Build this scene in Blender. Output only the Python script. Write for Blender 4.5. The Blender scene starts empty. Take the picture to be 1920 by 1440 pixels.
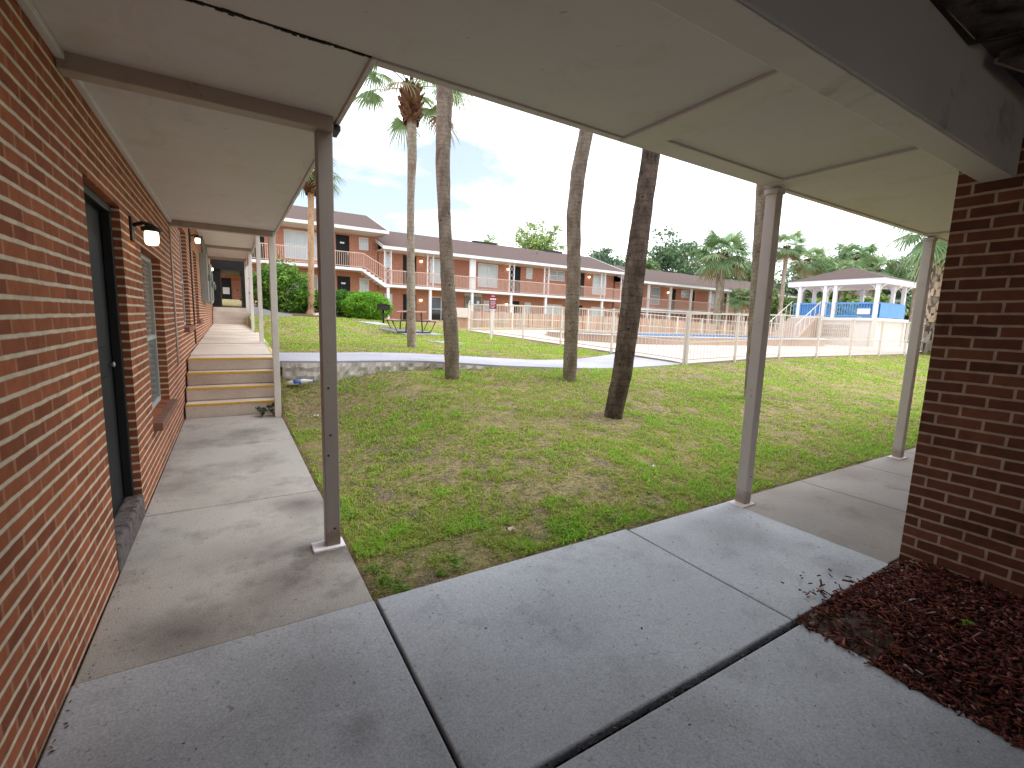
import bpy, math, random
import numpy as np
from mathutils import Vector, Matrix
random.seed(7); rng = np.random.default_rng(11)
S = bpy.context.scene
COL = S.collection
PI = math.pi

# ------------------------------------------------------------------ colours and materials
def lin(r, g, b):
    f = lambda c: (c/255/12.92) if c/255 <= .04045 else ((c/255+.055)/1.055)**2.4
    return (f(r), f(g), f(b), 1.0)

class NT:
    def __init__(s, name):
        s.m = bpy.data.materials.new(name); s.m.use_nodes = True
        s.t = s.m.node_tree; s.n = s.t.nodes; s.b = s.n['Principled BSDF']
    def add(s, ty, **k):
        x = s.n.new(ty)
        for a, v in k.items(): setattr(x, a, v)
        return x
    def link(s, a, b): s.t.links.new(a, b)
    def pos(s, scale=None, obj=False):
        if obj:
            o = s.add('ShaderNodeTexCoord').outputs['Object']
        else:
            o = s.add('ShaderNodeNewGeometry').outputs['Position']
        if scale:
            mp = s.add('ShaderNodeMapping'); s.link(o, mp.inputs[0]); mp.inputs['Scale'].default_value = scale; o = mp.outputs[0]
        return o
    def noise(s, sc, det=4, rough=.55, vec=None, dist=0):
        n = s.add('ShaderNodeTexNoise'); n.inputs['Scale'].default_value = sc; n.inputs['Detail'].default_value = det
        n.inputs['Roughness'].default_value = rough; n.inputs['Distortion'].default_value = dist
        s.link(vec if vec is not None else s.pos(), n.inputs['Vector']); return n.outputs['Fac']
    def ramp(s, fac, stops, interp='LINEAR'):
        r = s.add('ShaderNodeValToRGB'); r.color_ramp.interpolation = interp
        e = r.color_ramp.elements
        while len(e) > 1: e.remove(e[-1])
        e[0].position = stops[0][0]; e[0].color = stops[0][1]
        for p, c in stops[1:]:
            q = e.new(p); q.color = c
        s.link(fac, r.inputs[0]); return r.outputs[0]
    def mix(s, fac, a, b, mode='MIX'):
        m = s.add('ShaderNodeMix', data_type='RGBA', blend_type=mode)
        for i, v in ((0, fac), (6, a), (7, b)):
            if isinstance(v, (int, float)): m.inputs[i].default_value = v
            elif isinstance(v, tuple): m.inputs[i].default_value = v
            else: s.link(v, m.inputs[i])
        return m.outputs[2]
    def bump(s, h, strength=.3, dist=.01):
        b = s.add('ShaderNodeBump'); b.inputs['Strength'].default_value = strength; b.inputs['Distance'].default_value = dist
        s.link(h, b.inputs['Height']); s.link(b.outputs[0], s.b.inputs['Normal'])
    def col(s, c):
        if isinstance(c, tuple): s.b.inputs['Base Color'].default_value = c
        else: s.link(c, s.b.inputs['Base Color'])
    def rough(s, v, spec=None):
        if isinstance(v, (int, float)): s.b.inputs['Roughness'].default_value = v
        else: s.link(v, s.b.inputs['Roughness'])
        if spec is not None: s.b.inputs['Specular IOR Level'].default_value = spec

def grey(v): return (v, v, v, 1)
W1 = grey(1.0); B0 = grey(0.0)
def sc(c, k): return (min(1, c[0]*k), min(1, c[1]*k), min(1, c[2]*k), 1)

def paint(name, c, var=.12, nsc=3, rough=.55, bump=.1, spec=.3, dirt=None, dirtlo=.56, dirthi=.72, specks=None, foot=None):
    t = NT(name)
    n = t.noise(nsc, 5, .6)
    cc = t.ramp(n, [(.25, sc(c, 1-var)), (.75, sc(c, 1+var*.6))])
    if dirt:
        d = t.ramp(t.noise(nsc*2.3, 7, .68, dist=.3), [(dirtlo, B0), (dirthi, W1)])
        cc = t.mix(d, cc, dirt)
    if specks:
        cc = t.mix(t.ramp(t.noise(17, 3, .6, dist=1.5), [(.70, B0), (.76, grey(.7))]), cc, specks)
        st = t.ramp(t.noise(3.2, 6, .7, t.pos((1, .35, 1)), .8), [(.58, B0), (.70, grey(.18))]); cc = t.mix(st, cc, specks)
    if foot:
        sz = t.add('ShaderNodeSeparateXYZ'); t.link(t.pos(), sz.inputs[0])
        ma = t.add('ShaderNodeMath', operation='MULTIPLY_ADD'); t.link(t.noise(26, 5, .7), ma.inputs[0]); ma.inputs[1].default_value = -.17; t.link(sz.outputs[2], ma.inputs[2])
        cc = t.mix(t.ramp(ma.outputs[0], [(0.0, grey(.5)), (.0001, grey(.45)), (.05, B0)]), cc, foot)
    t.col(cc); t.rough(rough, spec)
    t.bump(t.noise(90, 3, .6), bump, .004)
    return t.m

def brick(name, ca, cb, cm, bw=.205, bh=.0635, mort=.011, stain=None, z0=0., bump=.55, face=False):
    t = NT(name)
    p = t.pos()
    sx = t.add('ShaderNodeSeparateXYZ'); t.link(p, sx.inputs[0])
    ad = t.add('ShaderNodeMath', operation='ADD'); t.link(sx.outputs[0], ad.inputs[0]); t.link(sx.outputs[1], ad.inputs[1])
    az = t.add('ShaderNodeMath', operation='ADD'); t.link(sx.outputs[2], az.inputs[0]); az.inputs[1].default_value = z0
    cx = t.add('ShaderNodeCombineXYZ'); t.link(ad.outputs[0], cx.inputs[0]); t.link(az.outputs[0], cx.inputs[1])
    # a little wander so the joints are not ruled lines
    nz = t.add('ShaderNodeTexNoise'); nz.inputs['Scale'].default_value = 9; nz.inputs['Detail'].default_value = 3; t.link(p, nz.inputs['Vector'])
    sb = t.add('ShaderNodeVectorMath', operation='SUBTRACT'); t.link(nz.outputs['Color'], sb.inputs[0]); sb.inputs[1].default_value = (.5, .5, .5)
    sl = t.add('ShaderNodeVectorMath', operation='SCALE'); t.link(sb.outputs[0], sl.inputs[0]); sl.inputs['Scale'].default_value = .009
    av = t.add('ShaderNodeVectorMath', operation='ADD'); t.link(cx.outputs[0], av.inputs[0]); t.link(sl.outputs[0], av.inputs[1])
    bt = t.add('ShaderNodeTexBrick'); t.link(av.outputs[0], bt.inputs['Vector'])
    bt.inputs['Scale'].default_value = 1; bt.inputs['Brick Width'].default_value = bw; bt.inputs['Row Height'].default_value = bh
    bt.inputs['Mortar Size'].default_value = mort; bt.inputs['Mortar Smooth'].default_value = .25; bt.inputs['Bias'].default_value = 0
    bt.inputs['Color1'].default_value = ca; bt.inputs['Color2'].default_value = cb; bt.inputs['Mortar'].default_value = cm
    blot = t.ramp(t.noise(14, 5, .65), [(.3, grey(.78)), (.7, grey(1.12))])
    c = bt.outputs['Color']
    if face:
        sy = t.add('ShaderNodeSeparateXYZ'); t.link(av.outputs[0], sy.inputs[0])
        dv = t.add('ShaderNodeMath', operation='DIVIDE'); t.link(sy.outputs[1], dv.inputs[0]); dv.inputs[1].default_value = bh
        fr = t.add('ShaderNodeMath', operation='FRACT'); t.link(dv.outputs[0], fr.inputs[0])
        pp_ = t.add('ShaderNodeMath', operation='PINGPONG'); t.link(fr.outputs[0], pp_.inputs[0]); pp_.inputs[1].default_value = .5
        c = t.mix(t.ramp(pp_.outputs[0], [(.085, W1), (.15, B0)]), c, face)
    c = t.mix(1.0, c, blot, 'MULTIPLY')
    if stain:
        s_ = t.ramp(t.noise(2.2, 6, .7), [(.55, B0), (.75, grey(.55))]); c = t.mix(s_, c, stain)
    t.col(c); t.rough(.85, .2)
    inv = t.add('ShaderNodeMath', operation='MULTIPLY_ADD'); t.link(bt.outputs['Fac'], inv.inputs[0]); inv.inputs[1].default_value = -1.0
    t.link(t.noise(60, 4, .6), inv.inputs[2])
    t.bump(inv.outputs[0], bump, .006)
    return t.m

def concrete(name, c, c2, stain, lo=.52, hi=.7, speck=.25, bump=.35, rough=.75, grain=1.0, spec=.3, spots=()):
    t = NT(name)
    a = t.noise(1.3, 7, .62); b = t.noise(2.6, 9, .66); big_ = t.noise(.75, 5, .55); g = t.noise(120, 3, .7); pit = t.noise(42, 2, .5)
    cc = t.ramp(a, [(.3, c), (.7, c2)])
    cc = t.mix(t.ramp(b, [(lo, B0), (hi, grey(.75))]), cc, stain)
    cc = t.mix(t.ramp(big_, [(.48, B0), (.66, grey(.6))]), cc, sc(stain, 1.05))
    for sx_, sy_, sr in spots:
        dn = t.add('ShaderNodeVectorMath', operation='DISTANCE'); t.link(t.pos(), dn.inputs[0]); dn.inputs[1].default_value = (sx_, sy_, 0)
        ma = t.add('ShaderNodeMath', operation='MULTIPLY_ADD'); t.link(b, ma.inputs[0]); ma.inputs[1].default_value = 3.4*sr; t.link(dn.outputs['Value'], ma.inputs[2])
        cc = t.mix(t.ramp(ma.outputs[0], [(1.7*sr, grey(.8)), (2.7*sr, B0)]), cc, stain)
    cc = t.mix(speck, cc, t.ramp(g, [(.25, grey(.15)), (.75, grey(.95))]), 'OVERLAY')
    cc = t.mix(t.ramp(pit, [(.66, B0), (.72, grey(.55))]), cc, sc(stain, .5))
    t.col(cc); t.rough(t.ramp(b, [(.35, grey(max(.05, rough-.12))), (.65, grey(min(1, rough+.12)))]), spec)
    h = t.add('ShaderNodeMath', operation='MULTIPLY_ADD'); t.link(g, h.inputs[0]); h.inputs[1].default_value = .5*grain
    t.link(b, h.inputs[2]); t.bump(h.outputs[0], bump, .006)
    return t.m

def attrmat(name, rough=.6, spec=.2, trans=0, sheen=0, bumpsc=None):
    t = NT(name)
    a = t.add('ShaderNodeAttribute', attribute_name='tint', attribute_type='GEOMETRY')
    t.col(a.outputs['Color']); t.rough(rough, spec)
    if trans:
        tr = t.add('ShaderNodeBsdfTranslucent'); t.link(a.outputs['Color'], tr.inputs[0])
        mx = t.add('ShaderNodeMixShader'); mx.inputs[0].default_value = trans
        out = t.n['Material Output']
        t.link(t.b.outputs[0], mx.inputs[1]); t.link(tr.outputs[0], mx.inputs[2]); t.link(mx.outputs[0], out.inputs[0])
    if bumpsc: t.bump(t.noise(bumpsc, 4), .4, .01)
    return t.m

def emit(name, c, st):
    t = NT(name); t.col(c); t.b.inputs['Emission Color'].default_value = c; t.b.inputs['Emission Strength'].default_value = st
    return t.m

M = {}
M['brick_near'] = brick('brick_orange', lin(172, 100, 68), lin(136, 77, 54), lin(176, 122, 94), bh=.0635, stain=lin(128, 74, 52), bump=.3, mort=.010, face=lin(218, 204, 182))
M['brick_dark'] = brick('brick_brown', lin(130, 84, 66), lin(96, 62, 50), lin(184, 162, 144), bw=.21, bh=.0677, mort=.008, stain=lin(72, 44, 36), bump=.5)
M['brick_far'] = brick('brick_salmon', lin(194, 126, 102), lin(176, 110, 88), lin(200, 162, 144), stain=lin(172, 112, 92))
M['sill_brick'] = paint('sill_brick', lin(136, 98, 84), .2, 9, .8, .3)
M['cream'] = paint('cream_ceiling_paint', lin(217, 211, 218), .05, 1.2, .6, .12, dirt=lin(204, 194, 184), dirtlo=.55, dirthi=.8, specks=lin(150, 128, 112))
M['beam_cream'] = paint('beam_paint', lin(214, 206, 208), .08, 2, .5, .12, dirt=lin(180, 150, 132), dirtlo=.60, dirthi=.8, specks=lin(120, 92, 76))
M['beam_grey'] = paint('beam_taupe_paint', lin(176, 162, 154), .08, 2, .5, .12, dirt=lin(120, 92, 78), dirtlo=.6, dirthi=.78, specks=lin(90, 66, 54))
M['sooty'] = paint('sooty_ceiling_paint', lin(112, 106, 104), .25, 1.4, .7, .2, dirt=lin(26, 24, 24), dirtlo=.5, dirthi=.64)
M['board'] = paint('shaded_grimy_board_paint', lin(176, 174, 178), .14, 1.1, .6, .12, dirt=lin(64, 60, 60), dirtlo=.56, dirthi=.8)  # darker than the beam paint: shade put into the colour, plus soot stains
M['crack'] = paint('crack_dirt', lin(44, 40, 40), .4, 20, .95, .5)
M['post_taupe'] = paint('post_taupe_paint', lin(160, 150, 144), .07, 6, .42, .1, .4, dirt=lin(110, 82, 66), dirtlo=.64, dirthi=.8, foot=lin(112, 78, 58))
M['post_pale'] = paint('post_pale_paint', lin(232, 226, 220), .06, 6, .42, .1, .4, dirt=lin(160, 128, 108), dirtlo=.68, dirthi=.85)
M['post_grey'] = paint('post_grey_paint', lin(208, 204, 202), .06, 6, .42, .1, .4, dirt=lin(136, 116, 102), dirtlo=.64, dirthi=.8, foot=lin(118, 84, 64))
M['white'] = paint('white_trim', lin(232, 232, 236), .05, 4, .5, .08, dirt=lin(196, 190, 184), dirtlo=.62, dirthi=.85)
M['offwhite'] = paint('offwhite_trim', lin(220, 210, 200), .05, 4, .5, .08)
M['fence_white'] = paint('fence_paint', lin(222, 214, 204), .05, 4, .5, .05)
M['rail_pink'] = paint('rail_paint', lin(226, 196, 180), .05, 4, .5, .05)
M['conc_left'] = concrete('walkway_concrete', lin(160, 156, 151), lin(184, 180, 175), lin(104, 99, 95), .50, .74, speck=.45, spots=((.20, 2.75, .40), (-.28, 2.5, .22), (.45, 3.0, .25), (.42, 3.85, .2), (.1, 6.6, .25)))
M['conc_right'] = concrete('side_walkway_concrete', lin(150, 144, 138), lin(172, 166, 160), lin(124, 114, 106), .56, .74)
M['conc_front'] = concrete('pavement_concrete', lin(166, 171, 178), lin(194, 199, 206), lin(132, 134, 138), .52, .76, speck=.45, rough=.55, spec=.5, spots=((.35, 1.55, .10),))
M['conc_step'] = concrete('step_concrete', lin(206, 194, 182), lin(222, 212, 200), lin(168, 154, 142), .58, .8)
M['conc_path'] = concrete('path_concrete', lin(166, 167, 178), lin(184, 185, 196), lin(144, 144, 154), .58, .78)
M['deck'] = concrete('pool_deck_concrete', lin(196, 176, 166), lin(208, 190, 181), lin(176, 156, 146), .58, .8)
M['curb'] = concrete('pool_curb_concrete', lin(186, 162, 144), lin(200, 178, 160), lin(156, 134, 118), .58, .8)
M['stone'] = concrete('weathered_wall', lin(186, 180, 172), lin(212, 206, 198), lin(78, 78, 72), .55, .66, bump=.9)
M['yellow'] = paint('yellow_line_paint', lin(224, 184, 84), .12, 9, .6, .1, dirt=lin(170, 150, 110), dirtlo=.55, dirthi=.7)
M['black_door'] = paint('black_door_paint', lin(36, 37, 42), .15, 5, .62, .1, .2)
M['black_frame'] = paint('black_frame_paint', lin(22, 22, 25), .15, 5, .5, .1, .4)
M['sill_grey'] = paint('threshold_paint', lin(108, 100, 98), .25, 7, .8, .3, dirt=lin(58, 52, 52), dirtlo=.5, dirthi=.6)
M['win_frame'] = paint('window_frame_paint', lin(186, 190, 186), .06, 8, .45, .05)
M['meter'] = paint('meter_grey', lin(150, 154, 150), .08, 8, .4, .05, .5)
M['roof'] = paint('roof_shingle', lin(98, 84, 80), .16, 6, .92, .5, .15)
M['roofdark'] = paint('roof_vent', lin(46, 46, 52), .1, 6, .6, .1)
M['soffit'] = paint('soffit_paint', lin(214, 204, 194), .05, 3, .6, .05)
M['iron'] = paint('dark_iron', lin(34, 32, 32), .1, 6, .5, .1, .4)
M['wood_table'] = paint('table_boards', lin(222, 190, 178), .15, 9, .7, .2)
M['rust'] = paint('rusty_metal', lin(92, 72, 62), .2, 12, .6, .2)
M['maroon'] = paint('maroon_sign', lin(150, 48, 72), .08, 5, .5, .03)
M['signwhite'] = paint('sign_white', lin(240, 240, 244), .03, 5, .5, .02)
M['blue'] = paint('blue_screen', lin(104, 158, 212), .12, 3, .6, .05)
M['stucco'] = paint('stucco_paint', lin(232, 226, 216), .08, 2.5, .8, .4, dirt=lin(196, 186, 172), dirtlo=.58, dirthi=.8)
M['hole'] = paint('block_shadow', lin(188, 174, 160), .2, 8, .9, .2)
M['plank'] = None
M['tile'] = paint('pool_tile', lin(112, 130, 162), .3, 20, .25, .05, .5)
M['basin'] = paint('pool_basin', lin(206, 226, 240), .05, 2, .5, .05)
M['dirt'] = paint('mulch_dirt', lin(112, 98, 88), .35, 9, .95, .8, .1)
M['litter_white'] = paint('plastic_white', lin(226, 228, 232), .05, 9, .35, .05, .5)
M['litter_blue'] = paint('plastic_blue', lin(84, 120, 190), .05, 9, .35, .05, .5)
M['lampglass'] = emit('lamp_glass', (1.0, .80, .50, 1), 1.6)
M['lampfar'] = emit('lamp_glow', (1.0, .78, .48, 1), 2.0)
M['leaf'] = attrmat('leaves', .5, .3, .25)
M['frond'] = attrmat('palm_frond', .45, .35, .2)
M['grass'] = attrmat('grass_blades', .6, .15, .4)
M['chip'] = attrmat('bark_chips', .9, .1, 0, bumpsc=80)

def glass(name, c, rough=.08):
    t = NT(name); t.col(c); t.rough(rough, .6); return t.m
M['glass_dark'] = glass('dark_glass', lin(36, 42, 48))
M['glass_blind'] = None
def blinds(name, c):
    t = NT(name)
    w = t.add('ShaderNodeTexWave', wave_type='BANDS', bands_direction='X'); w.inputs['Scale'].default_value = 3.2; w.inputs['Distortion'].default_value = .3
    t.link(t.pos(), w.inputs['Vector'])
    t.col(t.ramp(w.outputs['Fac'], [(.2, sc(c, .86)), (.7, c)])); t.rough(.12, .5); return t.m
M['glass_blind'] = blinds('blinds_behind_glass', lin(206, 220, 226))
M['glass_half'] = blinds('curtain_behind_glass', lin(168, 180, 186))
t = NT('window_screen'); t.col(t.ramp(t.noise(3, 4), [(.3, lin(96, 104, 106)), (.7, lin(126, 132, 132))])); t.rough(.25, .5); M['glass_screen'] = t.m
t = NT('blind_glass_near'); w = t.add('ShaderNodeTexWave', wave_type='BANDS', bands_direction='Z'); w.inputs['Scale'].default_value = 7
t.link(t.pos(), w.inputs['Vector']); t.col(t.ramp(w.outputs['Fac'], [(.2, lin(140, 126, 118)), (.7, lin(170, 152, 142))])); t.rough(.15, .5); M['glass_near'] = t.m
# planks
t = NT('fence_planks'); v = t.add('ShaderNodeTexVoronoi', voronoi_dimensions='1D'); v.inputs['Scale'].default_value = 1
sx = t.add('ShaderNodeSeparateXYZ'); t.link(t.pos(), sx.inputs[0]); wn = t.add('ShaderNodeMath', operation='MULTIPLY'); t.link(sx.outputs[0], wn.inputs[0]); wn.inputs[1].default_value = 1/.15
fl = t.add('ShaderNodeMath', operation='FLOOR'); t.link(wn.outputs[0], fl.inputs[0])
wh = t.add('ShaderNodeTexWhiteNoise', noise_dimensions='1D'); t.link(fl.outputs[0], wh.inputs['W'])
c = t.ramp(wh.outputs['Value'], [(0, lin(200, 154, 126)), (.35, lin(210, 176, 146)), (.6, lin(196, 180, 164)), (1, lin(178, 132, 108))])
g = t.noise(6, 6, .6, t.pos((6, 6, .5)))
t.col(t.mix(1, c, t.ramp(g, [(.3, grey(.75)), (.7, grey(1.05))]), 'MULTIPLY')); t.rough(.85, .15); M['plank'] = t.m
# water
t = NT('pool_water'); t.col(lin(196, 222, 240)); t.rough(.06, .6); t.bump(t.noise(2.2, 3), .06, .03); M['water'] = t.m
# trunk
def trunkmat(name, c1, c2, c3, ring=20):
    t = NT(name)
    p = t.pos(obj=True)
    mp = t.add('ShaderNodeMapping'); t.link(p, mp.inputs[0]); mp.inputs['Scale'].default_value = (1.4, 1.4, 1)
    w = t.add('ShaderNodeTexWave', wave_type='BANDS', bands_direction='Z', wave_profile='SAW'); w.inputs['Scale'].default_value = ring/6.28*1.0
    w.inputs['Distortion'].default_value = 3.0; w.inputs['Detail'].default_value = 4; w.inputs['Detail Scale'].default_value = 2.0; t.link(mp.outputs[0], w.inputs['Vector'])
    n = t.noise(7, 6, .65, t.pos((1, 1, .45), True)); n2 = t.noise(38, 4, .7, t.pos((1, 1, 1.6), True)); hole = t.noise(16, 2, .5, t.pos((1, 1, .8), True))
    c = t.ramp(n, [(.28, c3), (.5, c1), (.72, c2)])
    c = t.mix(t.ramp(w.outputs['Fac'], [(.05, grey(.30)), (.30, B0)]), c, sc(c3, .55))
    c = t.mix(.45, c, t.ramp(n2, [(.3, grey(.2)), (.7, grey(.85))]), 'OVERLAY')
    c = t.mix(t.ramp(hole, [(.68, B0), (.74, grey(.85))]), c, sc(c3, .3))
    t.col(c); t.rough(.9, .15)
    h = t.add('ShaderNodeMath', operation='ADD'); t.link(w.outputs['Fac'], h.inputs[0]); t.link(n2, h.inputs[1]); t.bump(h.outputs[0], .8, .02)
    return t.m
M['trunk'] = trunkmat('palm_bark_grey', lin(150, 138, 126), lin(176, 164, 152), lin(106, 92, 82), 30)
M['trunk_pale'] = trunkmat('palm_bark_pale', lin(168, 156, 142), lin(188, 180, 164), lin(128, 110, 92))
M['trunk_dark'] = trunkmat('palm_bark_dark', lin(104, 92, 84), lin(136, 122, 112), lin(42, 36, 33), 22)
M['trunk_tan'] = trunkmat('palm_bark_tan', lin(196, 160, 128), lin(206, 176, 150), lin(160, 120, 92))
M['bark'] = trunkmat('tree_bark', lin(110, 96, 84), lin(132, 118, 104), lin(70, 58, 50), 6)
M['boot'] = attrmat('palm_boots', .9, .1, 0)
# ground
t = NT('lawn_soil')
big = t.noise(.5, 6, .6); mid = t.noise(3.4, 7, .7, dist=.5); fine = t.noise(75, 5, .75); fine2 = t.noise(19, 6, .75)
c = t.ramp(fine2, [(.3, lin(80, 74, 54)), (.46, lin(132, 124, 86)), (.6, lin(172, 158, 118)), (.74, lin(112, 98, 84))])
c = t.mix(t.ramp(mid, [(.50, B0), (.62, W1)]), c, t.ramp(fine, [(.3, lin(76, 66, 60)), (.5, lin(120, 106, 96)), (.7, lin(170, 154, 140))]))
c = t.mix(.7, c, t.ramp(fine, [(.3, grey(.05)), (.7, grey(.95))]), 'OVERLAY')
c = t.mix(t.ramp(big, [(.46, B0), (.64, grey(.45))]), c, t.ramp(fine, [(.3, lin(140, 134, 72)), (.7, lin(200, 184, 128))]))
t.col(c); t.rough(.95, .1); t.bump(fine2, 1.0, .03); M['soil'] = t.m

# ------------------------------------------------------------------ mesh helpers
OFF = {}
class MB:
    def __init__(s): s.v = []; s.f = []
    def arr(s, v, f):
        o = len(s.v); s.v += [tuple(map(float, p)) for p in v]; s.f += [tuple(i+o for i in q) for q in f]; return s
    def box(s, x0, x1, y0, y1, z0, z1):
        return s.arr([(x0, y0, z0), (x1, y0, z0), (x1, y1, z0), (x0, y1, z0), (x0, y0, z1), (x1, y0, z1), (x1, y1, z1), (x0, y1, z1)],
                     [(0, 3, 2, 1), (4, 5, 6, 7), (0, 1, 5, 4), (1, 2, 6, 5), (2, 3, 7, 6), (3, 0, 4, 7)])
    def bar(s, a, b, w, h=None, up=(0, 0, 1)):
        a, b = Vector(a), Vector(b); d = (b-a).normalized(); h = h or w
        u = Vector(up)
        if abs(d.dot(u)) > .99: u = Vector((0, 1, 0))
        r = d.cross(u).normalized(); u = r.cross(d).normalized()
        v = []
        for p in (a, b):
            for i, j in ((-1, -1), (1, -1), (1, 1), (-1, 1)): v.append(p+r*(i*w/2)+u*(j*h/2))
        return s.arr(v, [(0, 1, 2, 3), (7, 6, 5, 4), (0, 4, 5, 1), (1, 5, 6, 2), (2, 6, 7, 3), (3, 7, 4, 0)])
    def quad(s, *p): return s.arr(p, [tuple(range(len(p)))])
    def prism(s, poly, z0, z1):
        n = len(poly)
        zb = z0 if callable(z0) else (lambda x, y: z0); zt = z1 if callable(z1) else (lambda x, y: z1)
        v = [(x, y, zb(x, y)) for x, y in poly]+[(x, y, zt(x, y)) for x, y in poly]
        return s.arr(v, [tuple(range(n))[::-1], tuple(range(n, 2*n))]+[(i, (i+1) % n, n+(i+1) % n, n+i) for i in range(n)])
    def extrude(s, poly, axis, a, b):
        # polygon in the plane across `axis` ('x': (y,z), 'y': (x,z))
        n = len(poly); v = []
        for k in (a, b):
            for p, q in poly: v.append((k, p, q) if axis == 'x' else (p, k, q))
        return s.arr(v, [tuple(range(n)), tuple(range(n, 2*n))[::-1]]+[(i, n+i, n+(i+1) % n, (i+1) % n) for i in range(n)])
    def tube(s, pts, rad, n=8, cap=True, wob=0):
        pts = [Vector(p) for p in pts]; rings = []
        o = len(s.v)
        for i, p in enumerate(pts):
            d = (pts[min(i+1, len(pts)-1)]-pts[max(i-1, 0)]).normalized()
            u = Vector((1, 0, 0)) if abs(d.x) < .9 else Vector((0, 1, 0))
            r = d.cross(u).normalized(); u = r.cross(d)
            rr = rad[i] if hasattr(rad, '__len__') else rad
            for k in range(n):
                a = 2*PI*k/n; q = rr*(1+(random.uniform(-wob, wob) if wob else 0))
                s.v.append(tuple(p+(r*math.cos(a)+u*math.sin(a))*q))
        for i in range(len(pts)-1):
            for k in range(n):
                a = o+i*n+k; b = o+i*n+(k+1) % n; s.f.append((a, b, b+n, a+n))
        if cap:
            s.f.append(tuple(range(o, o+n))[::-1]); e = o+(len(pts)-1)*n; s.f.append(tuple(range(e, e+n)))
        return s
    def lathe(s, c, prof, n=16):
        o = len(s.v)
        for r, z in prof:
            for k in range(n): a = 2*PI*k/n; s.v.append((c[0]+r*math.cos(a), c[1]+r*math.sin(a), c[2]+z))
        for i in range(len(prof)-1):
            for k in range(n): a = o+i*n+k; b = o+i*n+(k+1) % n; s.f.append((a, b, b+n, a+n))
        s.f.append(tuple(range(o, o+n))[::-1]); e = o+(len(prof)-1)*n; s.f.append(tuple(range(e, e+n)))
        return s
    def build(s, name, mat, parent=None, smooth=False, bevel=0, tint=None):
        v = np.array(s.v)
        if parent is not None: off = OFF[parent.name]
        else: off = np.array([(v[:, 0].min()+v[:, 0].max())/2, (v[:, 1].min()+v[:, 1].max())/2, v[:, 2].min()])
        me = bpy.data.meshes.new(name); me.from_pydata((v-off).tolist(), [], s.f); me.update()
        return link(me, name, mat, parent, off, smooth, bevel)

def link(me, name, mat, parent, off, smooth=False, bevel=0):
    if mat: me.materials.append(M[mat])
    if smooth: me.polygons.foreach_set('use_smooth', [True]*len(me.polygons))
    o = bpy.data.objects.new(name, me); COL.objects.link(o)
    if parent is not None: o.parent = parent
    else: o.location = off
    OFF[o.name] = np.array(off)
    if bevel:
        b = o.modifiers.new('bevel', 'BEVEL'); b.width = bevel; b.segments = 2; b.limit_method = 'ANGLE'; b.angle_limit = .7
    return o

def npmesh(name, V, Fq, mat, parent=None, tint=None, loc=None, smooth=False):
    """V (n,3), Fq (m,k) arrays; tint (n,3) linear colour per vertex"""
    V = np.asarray(V, float)
    if parent is not None: off = OFF[parent.name]
    elif loc is not None: off = np.array(loc, float)
    else: off = np.array([V[:, 0].mean(), V[:, 1].mean(), V[:, 2].min()])
    me = bpy.data.meshes.new(name); n, m, k = len(V), len(Fq), Fq.shape[1]
    me.vertices.add(n); me.vertices.foreach_set('co', (V-off).astype(np.float32).ravel())
    me.loops.add(m*k); me.loops.foreach_set('vertex_index', Fq.astype(np.int32).ravel())
    me.polygons.add(m); me.polygons.foreach_set('loop_start', np.arange(0, m*k, k, dtype=np.int32)); me.polygons.foreach_set('loop_total', np.full(m, k, dtype=np.int32))
    me.update(calc_edges=True)
    if tint is not None:
        a = me.attributes.new('tint', 'FLOAT_COLOR', 'POINT')
        a.data.foreach_set('color', np.concatenate([tint, np.ones((n, 1))], 1).astype(np.float32).ravel())
    return link(me, name, mat, parent, off, smooth)

def thing(name, label, cat, loc, group=None):
    o = bpy.data.objects.new(name, None); COL.objects.link(o); o.location = loc; o.empty_display_size = .2
    o['label'] = label; o['category'] = cat
    if group: o['group'] = group
    OFF[o.name] = np.array(loc, float); return o
def tag(o, label, cat, group=None):
    o['label'] = label; o['category'] = cat
    if group: o['group'] = group
    return o
def struct(o): o['kind'] = 'structure'; return o
def stuff(o): o['kind'] = 'stuff'; return o

# ------------------------------------------------------------------ terrain
def ss(a, b, t):
    t = np.clip((np.asarray(t, float)-a)/(b-a), 0, 1); return t*t*(3-2*t)
NEAR = [(.62, 8.05), (1.3, 7.86), (2.85, 7.78), (4.1, 7.12), (5.68, 7.04), (7.38, 7.21), (9.3, 7.46), (9.46, 7.5)]
FAR = [(.62, 9.78), (1.66, 9.66), (3.17, 9.63), (4.45, 9.39), (5.96, 8.85), (7.3, 8.95), (8.6, 9.4), (9.46, 9.85)]
nx, ny = zip(*NEAR); fx, fy = zip(*FAR)
def path_z(x, y):
    return .575+.185*(1-ss(2.0, 7.5, x))+.03*(np.asarray(y)-7.4)*ss(5, 9, x)
def lawn_z(x, y):
    x = np.asarray(x, float); y = np.asarray(y, float)
    z = .11*np.maximum(0, np.minimum(y, 7.6)-2.3)
    z = z+np.where(y > 7.6, .03*(np.minimum(y, 32)-7.6)*(1-ss(12, 32, x)), 0)
    z = z+.10*ss(9, 14, x)*ss(4, 7.5, y)
    z = z+.11*(1-ss(3, 7, x))*ss(8.3, 9.6, y)*(1-ss(11, 15, y))
    z = z+.40*ss(14.5, 21.5, y)*(1-ss(4.5, 9.3, x))
    z = z+.5*ss(22.5, 28.5, y)*(1-ss(5, 9.0, x))
    k = 1-ss(.6, 2.6, x); zl = .56*ss(7.0, 8.3, y)
    z = np.where(y < 8.3, z*(1-k)+zl*k, z)
    d = np.interp(x, nx, ny)-y
    w = ss(3.0, 4.2, x)*np.exp(-np.maximum(d, 0)/.6)*(d > -.3)*(x < 9.6)
    return z+w*(path_z(x, np.interp(x, nx, ny))-.025-z)
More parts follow.
